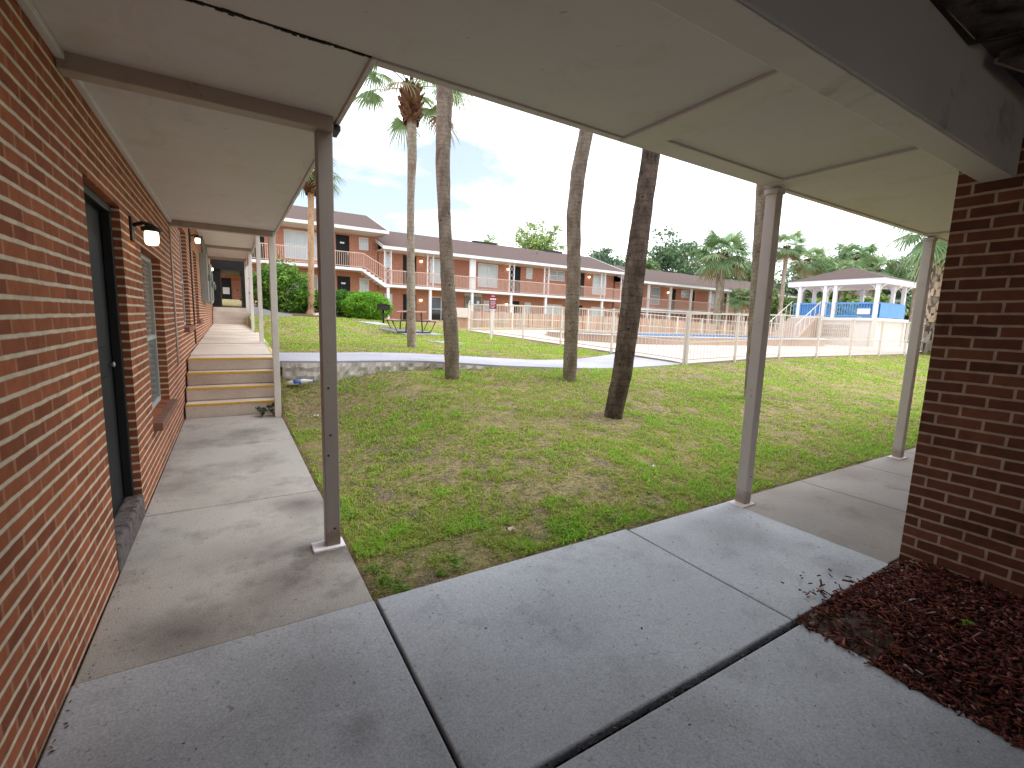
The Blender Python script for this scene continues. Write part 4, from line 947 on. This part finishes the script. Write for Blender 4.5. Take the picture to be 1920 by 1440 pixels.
# Z: seen through the passage
Zb = thing('apartment_building', 'brick wall with dark green door seen through the far passage', 'building', (-.5, 37, 1.6))
m = MB(); m.box(-6, .9, 33.5, 38, 1.2, 6.4); m.build('wall', 'brick_far', Zb)
MB().box(-6, .9, 32.0, 33.5, 3.75, 3.9).build('balcony_floor', 'white', Zb)
o = MB().box(-.45, .12, 33.44, 33.5, 1.7, 3.5).build('door', 'black_door', Zb); MB().box(-.33, .02, 33.42, 33.44, 2.55, 2.95).build('window', 'signwhite', o)
m = MB(); railing(m, -6, .9, 3.9, .95, 32.05); m.build('railing', 'rail_pink', Zb)
# dark passage frame
Pf = thing('passage_frame', 'dark framed opening at the far end of the left walkway', 'passage', (0, 23, 1.6))
MB().box(.47, .62, 22.85, 25.5, 1.0, 3.75).build('jamb', 'black_frame', Pf); MB().box(XW-.3, .47, 22.85, 25.5, 3.20, 3.75).build('lintel', 'black_frame', Pf); MB().box(XW-.3, -.30, 22.95, 25.5, 1.0, 3.2).build('side_wall', 'black_frame', Pf)
MB().box(.625, .85, 22.8, 25.5, 1.0, 3.75).build('pier', 'cream', Pf)
m = MB(); m.extrude([(.75, 1.25), (2.15, 1.30), (2.15, 1.47), (1.5, 1.55), (.75, 1.75)], 'y', 20.9, 21.1)
tag(m.build('wing_wall', 'conc_path'), 'low sloping grey concrete wall running off beside the distant steps', 'low wall')

# ------------------------------------------------------------------ pool, deck and fences
def deck_z(x, y): return lawn_z(x, y)+.035
xs = np.linspace(9.5, 46, 60); ys = np.concatenate([np.linspace(7.42, 19.8, 30)]); Xd, Yd = np.meshgrid(xs, ys); Zd = deck_z(Xd, Yd)
idd = np.arange(Xd.size).reshape(Xd.shape); Fd = np.stack([idd[:-1, :-1].ravel(), idd[:-1, 1:].ravel(), idd[1:, 1:].ravel(), idd[1:, :-1].ravel()], 1)
Vd = np.stack([Xd.ravel(), Yd.ravel(), Zd.ravel()], 1)
struct(npmesh('pool_deck', Vd, Fd, 'deck', loc=(20, 12, 0), smooth=True))
m = MB()
for i in range(len(xs)-1):
    a, b = xs[i], xs[i+1]; m.quad((a, 7.42, float(deck_z(a, 7.42))-.16), (b, 7.42, float(deck_z(b, 7.42))-.16), (b, 7.419, float(deck_z(b, 7.42))+.0), (a, 7.419, float(deck_z(a, 7.42))+.0))
for i in range(len(ys)-1):
    a, b = ys[i], ys[i+1]; m.quad((9.5, b, float(deck_z(9.5, b))-.16), (9.5, a, float(deck_z(9.5, a))-.16), (9.499, a, float(deck_z(9.5, a))), (9.499, b, float(deck_z(9.5, b))))
struct(m.build('deck_edge', 'conc_right'))
# pool
def stadium(cx, cy, hx, hy, r, n=14):
    P = []
    for sx_, sy_, a0 in ((1, 1, 0), (-1, 1, PI/2), (-1, -1, PI), (1, -1, 1.5*PI)):
        for k in range(n): a = a0+PI/2*k/(n-1); P.append((cx+sx_*(hx-r)+r*math.cos(a), cy+sy_*(hy-r)+r*math.sin(a)))
    return P
pool = thing('swimming_pool', 'raised white and beige swimming pool inside the white fence', 'swimming pool', (18.9, 14.4, .8))
outer = stadium(18.9, 14.5, 7.6, 3.4, 3.0); inner = stadium(18.9, 14.5, 7.25, 3.05, 2.7); n = len(outer)
m = MB(); v = []; f = []; zt = 1.10
for (ox, oy), (ix, iy) in zip(outer, inner): v += [(ox, oy, .55), (ox, oy, zt-.04), (ox+(ix-ox)*-.08, oy+(iy-oy)*-.08, zt-.04), (ox+(ix-ox)*-.08, oy+(iy-oy)*-.08, zt), (ix, iy, zt), (ix, iy, zt-.06)]
for i in range(n):
    j = (i+1) % n
    for k in range(5): f.append((i*6+k, j*6+k, j*6+k+1, i*6+k+1))
m.arr(v, f); o = m.build('curb', 'curb', pool)
m = MB(); v = []; f = []
for ix, iy in inner: v += [(ix, iy, zt-.06), (ix, iy, zt-.20)]
for i in range(n): j = (i+1) % n; f.append((i*2, j*2, j*2+1, i*2+1))
m.arr(v, f).build('tile_band', 'tile', pool)
m = MB(); m.arr([(x, y, zt-.16) for x, y in inner], [tuple(range(n))]); m.build('water', 'water', pool)
cop = MB(); v = []; f = []
for (ox, oy), (ix, iy) in zip(outer, inner): v += [(ox+(ix-ox)*-.09, oy+(iy-oy)*-.09, zt+.004), (ix+(ox-ix)*.1, iy+(oy-iy)*.1, zt+.006)]
for i in range(n): j = (i+1) % n; f.append((i*2, j*2, j*2+1, i*2+1))
cop.arr(v, f).build('coping', 'basin', pool)
for dx in (0, .45): m = MB(); m.tube([(12.4+dx*.6, 13.1-dx*.8, 1.1), (12.4+dx*.6, 13.1-dx*.8, 1.75), (12.6+dx*.6, 13.3-dx*.8, 1.9), (12.85+dx*.6, 13.5-dx*.8, 1.75), (12.95+dx*.6, 13.6-dx*.8, 1.05)], .025, 8); m.build('ladder_rail', 'wood_table', pool, True)
# white picket fences
def fence(label, pts, h=1.25, step=.125):
    """pts: posts (x,y)"""
    t_ = thing('pool_fence', label, 'fence', (pts[0][0], pts[0][1], float(deck_z(*pts[0]))), 'white metal pool fences')
    for i, (x, y) in enumerate(pts):
        z = float(deck_z(x, y)); MB().box(x-.027, x+.027, y-.027, y+.027, z-.12, z+h).build('post', 'fence_white', t_)
    for (x0, y0), (x1, y1) in zip(pts[:-1], pts[1:]):
        m = MB(); za, zb = float(deck_z(x0, y0)), float(deck_z(x1, y1)); L_ = math.hypot(x1-x0, y1-y0); ux, uy = (x1-x0)/L_, (y1-y0)/L_
        a = (x0+ux*.03, y0+uy*.03); b = (x1-ux*.03, y1-uy*.03)
        for hh, w in ((h-.04, .035), (.52, .028), (.10, .028)): m.bar((a[0], a[1], za+hh), (b[0], b[1], zb+hh), .03, w)
        k = int(L_/step)
        for q in range(1, k): f_ = q/k; x, y, z = x0+(x1-x0)*f_, y0+(y1-y0)*f_, za+(zb-za)*f_; m.box(x-.0045, x+.0045, y-.0045, y+.0045, z+.10, z+h-.05)
        m.build('picket_panel', 'fence_white', t_)
fence('white picket fence side running back from the fence corner to the maroon sign', [(9.46, 7.45), (9.46, 10.0), (9.46, 12.45), (9.46, 14.8), (9.46, 17.2), (9.46, 19.55)])
fence('white picket fence side facing the open lawn, nearest the grey posts', [(9.46, 7.38), (11.4, 7.38), (13.5, 7.38), (15.6, 7.38), (17.8, 7.38), (20.0, 7.38), (22.2, 7.38), (24.4, 7.38), (26.6, 7.38), (28.8, 7.38), (31, 7.38)])
fence('white picket fence side at the back of the pool before the wooden boards', [(9.52, 19.62)]+[(9.46+2.42*k, 19.62) for k in range(1, 13)], step=.14)
# wooden board fence
t_ = thing('board_fence', 'wooden board fence of mixed brown planks at the foot of the apartments', 'fence', (10, 22.4, .9))
m = MB(); x = 9.7
while x < 44:
    w = .138; z = float(lawn_z(x, 22.4)); top = 1.93-.25*float(ss(25, 34, x))+random.uniform(-.03, .04); yj = random.uniform(-.012, .012)
    if random.random() > .03 and not (x > 31 and random.random() < .12): m.box(x, x+w, 22.4+yj, 22.425+yj, z-.05, top)
    x += .15
m.build('boards', 'plank', t_)
m = MB(); m.box(9.7, 44, 22.45, 22.5, 1.2, 1.29); m.box(9.7, 44, 22.45, 22.5, 1.62, 1.70); m.build('rails', 'plank', t_)
MB().box(9.66, 10.9, 22.30, 22.36, 1.58, 2.08).build('white_panel', 'offwhite', t_)
m = MB()
for x in np.arange(12, 44, 2.4): m.box(x, x+.09, 22.5, 22.59, .5, 1.8)
m.build('fence_posts', 'plank', t_)
# maroon sign
t_ = thing('sign_post', 'maroon notice sign on a white post beside the pool fence', 'sign', (8.12, 14.87, .8))
MB().box(8.09, 8.15, 14.85, 14.91, .7, 2.15).build('post', 'white', t_)
o = MB().prism([(7.985, 14.82), (8.245, 14.76), (8.25, 14.78), (7.99, 14.84)], 1.90, 2.41).build('sign_board', 'maroon', t_)
d_ = np.array([.26, -.06]); d_ /= np.linalg.norm(d_)
m = MB()
for z_, a, b, hh in ((2.34, .07, .19, .022), (2.225, .02, .245, .042), (2.165, .03, .23, .013), (2.125, .04, .21, .013), (2.08, .03, .235, .013), (2.035, .05, .20, .013), (1.985, .03, .22, .013), (1.94, .06, .18, .013)):
    p0 = np.array([7.985, 14.82])+d_*a; p1 = np.array([7.985, 14.82])+d_*b; off = np.array([-.06, -.26])*.012
    m.arr([(*(p0+off), z_), (*(p1+off), z_), (*(p1+off), z_+hh), (*(p0+off), z_+hh)], [(0, 1, 2, 3)])
m.build('lettering', 'signwhite', o)

# ------------------------------------------------------------------ gazebo
gz_ = thing('gazebo', 'white raised gazebo with brown hip roof and blue screened rail', 'gazebo', (31.4, 13.5, .68))
gx0, gx1, gy0, gy1 = 29.5, 33.45, 11.1, 15.95; zb = .55
# lower block with stepped openings
m = MB(); m.box(gx0+.12, gx1-.2, gy0-.1+.25, 14.0, zb, 2.1); m.build('base_wall', 'stucco', gz_)
MB().box(gx0-.02, gx1-.1, gy0+.0, gy1-.3, 2.10, 2.26).build('deck_slab', 'white', gz_)
MB().box(gx0+.10, gx0+.117, 11.5, 12.2, .7, 2.0).build('door', 'post_pale', gz_)
m = MB()
for r_ in range(3):
    for c__ in range(5): y = 12.45+.285*c__; z = 1.20+.235*r_; m.box(gx0+.095, gx0+.118, y, y+.235, z, z+.185)
m.build('block_screen', 'hole', gz_)
m = MB()
for r_ in range(3):
    for c__ in range(5):
        y = 12.45+.285*c__; z = 1.20+.235*r_; m.tube([(gx0+.09, y+.117+.07*math.cos(a), z+.092+.07*math.sin(a)) for a in np.linspace(0, 2*PI, 11)], .014, 5, False)
m.build('block_ring', 'stucco', gz_)
for y, x in ((11.28, gx0+.1), (14.9, gx0+.3), (11.28, gx1-.3), (14.9, gx1-.3)): MB().box(x-.12, x+.12, y-.12, y+.12, zb, 2.10).build('support_pillar', 'stucco', gz_)
pp = [(gx0+.12, 11.36), (gx0+.12, 13.39), (gx0+.12, 13.92), (gx0+.12, 15.32), (gx0+.55, 15.5), (gx1-.5, 11.36), (gx1-1.9, 11.36), (gx1-.5, 13.4), (gx1-.5, 15.4), (gx1-1.9, 15.45)]
for x, y in pp:
    o = MB().box(x-.085, x+.085, y-.085, y+.085, 2.26, 4.06).build('post', 'white', gz_)
    m = MB()
    for s_ in (-1, 1):
        m = MB(); pts = [(x, y+s_*.08, 3.68), (x, y+s_*.11, 3.80), (x, y+s_*.20, 3.94), (x, y+s_*.34, 4.03)]; m.tube(pts, .03, 6); m.build('brace', 'white', o, True)
MB().box(gx0-.03, gx1+.03, gy0-.03, gy1+.03, 4.06, 4.10).build('soffit', 'soffit', gz_)
m = MB()
for x0, x1, y0, y1 in ((gx0-.06, gx0, gy0-.06, gy1+.06), (gx1, gx1+.06, gy0-.06, gy1+.06), (gx0, gx1, gy0-.06, gy0), (gx0, gx1, gy1, gy1+.06)): m.box(x0, x1, y0, y1, 4.08, 4.38)
m.build('fascia', 'white', gz_)
m = MB(); e = .10; ap = (31.45, 13.5, 5.25)
c4 = [(gx0-e, gy0-e, 4.385), (gx1+e, gy0-e, 4.385), (gx1+e, gy1+e, 4.385), (gx0-e, gy1+e, 4.385)]
m.arr(c4+[ap], [(0, 1, 4), (1, 2, 4), (2, 3, 4), (3, 0, 4), (3, 2, 1, 0)]); m.build('roof', 'roof', gz_)
m = MB()
def bl(x0, y0, x1, y1):
    L_ = math.hypot(x1-x0, y1-y0); n = int(L_/.13)
    m.bar((x0, y0, 3.06), (x1, y1, 3.06), .08, .09); m.bar((x0, y0, 2.36), (x1, y1, 2.36), .06, .08)
    for k in range(n+1): f_ = k/n; m.box(x0+(x1-x0)*f_-.02, x0+(x1-x0)*f_+.02, y0+(y1-y0)*f_-.02, y0+(y1-y0)*f_+.02, 2.36, 3.05)
bl(gx0+.12, 11.36, gx0+.12, 15.6); bl(gx0+.12, 11.3, gx1-.4, 11.3); bl(gx1-.4, 11.3, gx1-.4, 15.4); bl(gx0+.4, 15.55, gx1-.4, 15.55)
m.build('railing', 'blue', gz_)
for bx_ in ((gx0+.2, gx0+.21, 11.4, 12.2, 2.38, 3.04), (gx0+.3, gx1-.45, 11.215, 11.225, 2.3, 3.06), (gx0+.2, gx0+.21, 14.2, 15.5, 2.38, 3.04)): MB().box(*bx_).build('screen', 'blue', gz_)
MB().box(gx0+.03, gx0+.05, 11.56, 12.16, 2.45, 2.75).build('notice_board', 'signwhite', gz_)
MB().box(gx0+.025, gx0+.05, 11.54, 12.18, 2.755, 2.80).build('notice_rail', 'blue', gz_)
# steps to the gazebo
m = MB(); n = 8
for k in range(n): m.box(gx0-.3*(n-k), gx0-.3*(n-k)+.33, 14.15, 15.7, .6, .70+(2.2-.70)*(k+1)/n)
m.build('stairs', 'deck', gz_)
MB().extrude([(gx0-2.45, .6), (gx0-2.45, .85), (gx0, 2.45), (gx0, .6)], 'y', 14.0, 14.14).build('stair_wall', 'curb', gz_)
for y in (14.07, 15.72):
    m = MB(); m.bar((gx0-2.4, y, 1.75), (gx0+.1, y, 3.2), .035); 
    for k in range(6): x = gx0-2.4+.48*k; m.box(x-.012, x+.012, y-.012, y+.012, .8+.6*(x-gx0+2.4)/1., 1.75+.58*(x-gx0+2.4))
    m.build('stair_rail', 'post_pale', gz_)

# ------------------------------------------------------------------ picnic table, grill, pads, litter
def pad(poly, z): return struct(MB().prism(poly, lambda x, y: float(lawn_z(x, y))-.05, lambda x, y: float(lawn_z(x, y))+.035).build('concrete_pad', 'conc_path'))
pad([(4.75, 17.5), (5.25, 15.9), (6.75, 16.1), (6.3, 17.7)], 0); pad([(4.35, 19.3), (4.9, 18.5), (5.55, 18.6), (5.2, 19.5)], 0); pad([(5.05, 13.3), (5.25, 12.5), (6.0, 12.6), (5.9, 13.4)], 0)
pt = thing('picnic_table', 'picnic table with faded pink boards on a concrete pad', 'table', (5.75, 16.8, .93))
zt0 = .95; ca = math.cos(1.43); sa = math.sin(1.43)
def loc(x, y, z): return (5.75+x*ca-y*sa, 16.8+x*sa+y*ca, zt0+z)
def lbox(m, x0, x1, y0, y1, z0, z1):
    o = len(m.v); m.box(x0, x1, y0, y1, z0, z1); m.v[o:] = [loc(*p) for p in m.v[o:]]
m = MB()
for k in range(5): lbox(m, -.95, .95, -.37+.15*k, -.37+.15*k+.14, .74, .78)
m.build('tabletop', 'wood_table', pt)
for s_ in (-1, 1):
    m = MB()
    for k in range(2): lbox(m, -.95, .95, s_*.68-.14+.145*k, s_*.68-.005+.145*k, .43, .47)
    m.build('seat', 'wood_table', pt)
for xx in (-.62, .62):
    m = MB(); m.tube([loc(xx, -.78, .42), loc(xx, -.6, .02), loc(xx, .6, .02), loc(xx, .78, .42)], .025, 7); m.tube([loc(xx, -.25, .73), loc(xx, -.3, .02)], .025, 7); m.tube([loc(xx, .25, .73), loc(xx, .3, .02)], .025, 7); m.tube([loc(xx, -.8, .42), loc(xx, .8, .42)], .02, 7)
    m.build('leg_frame', 'rust', pt, True)
gr = thing('barbecue_grill', 'black box grill on a single pole beside the rounded shrub', 'grill', (5.44, 19.35, 1.2))
MB().tube([(5.44, 19.35, 1.1), (5.44, 19.35, 1.78)], .04, 8).build('pole', 'iron', gr, True)
m = MB(); m.box(5.22, 5.66, 19.18, 19.5, 1.76, 1.79); m.box(5.22, 5.25, 19.18, 19.5, 1.79, 2.0); m.box(5.63, 5.66, 19.18, 19.5, 1.79, 2.0); m.box(5.25, 5.63, 19.47, 19.5, 1.79, 2.03); m.box(5.25, 5.63, 19.18, 19.21, 1.79, 1.95); m.build('fire_box', 'iron', gr)
m = MB()
for k in range(9): m.box(5.25, 5.63, 19.22+.03*k, 19.23+.03*k, 1.97, 1.98)
m.build('grate', 'rust', gr)
# litter
t_ = thing('plastic_bottle', 'crushed clear bottle with blue label lying below the crumbling wall', 'bottle', (.86, 7.75, .46))
m = MB(); m.tube([(.70, 7.80, .43), (.80, 7.79, .44), (.95, 7.75, .46), (1.0, 7.74, .465), (1.06, 7.72, .47)], [.03, .042, .04, .022, .016], 10); m.build('body', 'litter_white', t_, True)
MB().tube([(.79, 7.795, .441), (.90, 7.765, .455)], [.0445, .0435], 10).build('label_band', 'litter_blue', t_, True)
m = MB(); m.tube([(1.06, 7.72, .47), (1.085, 7.715, .472)], .018, 8).build('cap', 'litter_blue', t_)
def scrap(name, label, x, y, s, seed, mat='litter_white'):
    r = random.Random(seed); z = float(lawn_z(x, y))+.02; m = MB(); v = []; n = 5
    for i in range(n):
        for j in range(n): v.append((x+(i/4-.5)*s+r.uniform(-.1, .1)*s, y+(j/4-.5)*s*.7+r.uniform(-.1, .1)*s, z+r.random()*s*.45))
    tag(m.arr(v, [(i*n+j, (i+1)*n+j, (i+1)*n+j+1, i*n+j+1) for i in range(n-1) for j in range(n-1)]).build(name, mat, smooth=True), label, 'litter')
scrap('paper_scrap', 'crumpled white paper on the lawn just left of the taupe post', 1.17, 6.7, .10, 3)
scrap('paper_scrap', 'tiny white scrap on the grass below the dark palm', 3.55, 3.05, .045, 4)
scrap('leaf_scrap', 'curled pale dead leaf on the lawn near the pavement edge', 1.62, 2.62, .06, 5, 'deck')
scrap('paper_scrap', 'small white scrap beside the foot of the steps', .98, 6.9, .06, 6)

# ------------------------------------------------------------------ camera
Rm = np.array([[0.855, -0.517, 0.032], [-0.044, -0.133, -0.99], [0.516, 0.846, -0.136]])
u_, s_, v_ = np.linalg.svd(Rm); Rm = u_@v_
cam = bpy.data.cameras.new('camera'); co = bpy.data.objects.new('camera', cam); COL.objects.link(co)
cam.sensor_width = 36; cam.lens = 864/1920*36; cam.clip_start = .05; cam.clip_end = 2000
mw = Matrix.Identity(4)
for i in range(3): mw[i][0] = Rm[0][i]; mw[i][1] = -Rm[1][i]; mw[i][2] = -Rm[2][i]
mw[0][3], mw[1][3], mw[2][3] = 0, 0, 1.5
co.matrix_world = mw; S.camera = co

# ------------------------------------------------------------------ light
SUN_EL, SUN_AZ = math.radians(60), math.radians(105)      # azimuth clockwise from +Y
sd = Vector((math.sin(SUN_AZ)*math.cos(SUN_EL), math.cos(SUN_AZ)*math.cos(SUN_EL), math.sin(SUN_EL)))
sl = bpy.data.lights.new('sun', 'SUN'); sl.energy = .8; sl.angle = math.radians(35); sl.color = (1, .95, .88)
so = bpy.data.objects.new('sun', sl); COL.objects.link(so); so.rotation_euler = sd.to_track_quat('Z', 'Y').to_euler(); so.location = (0, 0, 30)
wd_ = bpy.data.worlds.new('World'); S.world = wd_; wd_.use_nodes = True
nt = wd_.node_tree; N_ = nt.nodes; bg = N_['Background']
sky = N_.new('ShaderNodeTexSky'); sky.sky_type = 'NISHITA'; sky.sun_disc = False; sky.sun_elevation = SUN_EL; sky.sun_rotation = SUN_AZ; sky.air_density = 1.0; sky.dust_density = .6; sky.ozone_density = 1.0
tc_ = N_.new('ShaderNodeTexCoord'); mp = N_.new('ShaderNodeMapping'); mp.inputs['Scale'].default_value = (1, 1, 2.6); mp.inputs['Location'].default_value = (.35, .1, .2)
n1 = N_.new('ShaderNodeTexNoise'); n1.inputs['Scale'].default_value = 2.3; n1.inputs['Detail'].default_value = 8; n1.inputs['Roughness'].default_value = .52; n1.inputs['Distortion'].default_value = .25
rp = N_.new('ShaderNodeValToRGB'); rp.color_ramp.elements[0].position = .36; rp.color_ramp.elements[1].position = .60; rp.color_ramp.elements[0].color = (.16, .16, .16, 1)
mixc = N_.new('ShaderNodeMix'); mixc.data_type = 'RGBA'; mixc.inputs[7].default_value = (16.0, 16.2, 16.6, 1)
lk = nt.links.new
DA = (0.269, 0.876, 0.401)
DB = (0.472, 0.856, 0.21)
DC = (0.749, 0.602, 0.277)
lk(tc_.outputs['Generated'], mp.inputs[0]); lk(mp.outputs[0], n1.inputs['Vector'])
def clearing(d, r0, r1, amt, prev):
    dn = N_.new('ShaderNodeVectorMath'); dn.operation = 'DISTANCE'; lk(tc_.outputs['Generated'], dn.inputs[0]); dn.inputs[1].default_value = d
    mr = N_.new('ShaderNodeMapRange'); mr.interpolation_type = 'SMOOTHSTEP'; lk(dn.outputs['Value'], mr.inputs[0]); mr.inputs[1].default_value = r0; mr.inputs[2].default_value = r1; mr.inputs[3].default_value = amt; mr.inputs[4].default_value = 0
    ad = N_.new('ShaderNodeMath'); ad.operation = 'ADD'; lk(prev, ad.inputs[0]); lk(mr.outputs[0], ad.inputs[1]); return ad.outputs[0]
cf = clearing(DA, .10, .60, -.10, n1.outputs['Fac']); cf = clearing(DB, .04, .20, -.06, cf); cf = clearing(DC, .15, .5, .10, cf)
lk(cf, rp.inputs[0]); lk(rp.outputs[0], mixc.inputs[0]); lk(sky.outputs[0], mixc.inputs[6]); lk(mixc.outputs[2], bg.inputs[0])
bg.inputs[1].default_value = .065

S.view_settings.view_transform = 'Standard'; S.view_settings.look = 'None'; S.view_settings.gamma = 1; S.view_settings.exposure = 1.5
S.render.engine = 'CYCLES'; c_ = S.cycles; c_.use_denoising = True; c_.max_bounces = 10; c_.diffuse_bounces = 6; c_.glossy_bounces = 3; c_.transparent_max_bounces = 4; c_.sample_clamp_indirect = 6; c_.caustics_reflective = False; c_.caustics_refractive = False
S.render.resolution_x, S.render.resolution_y = 1024, 768
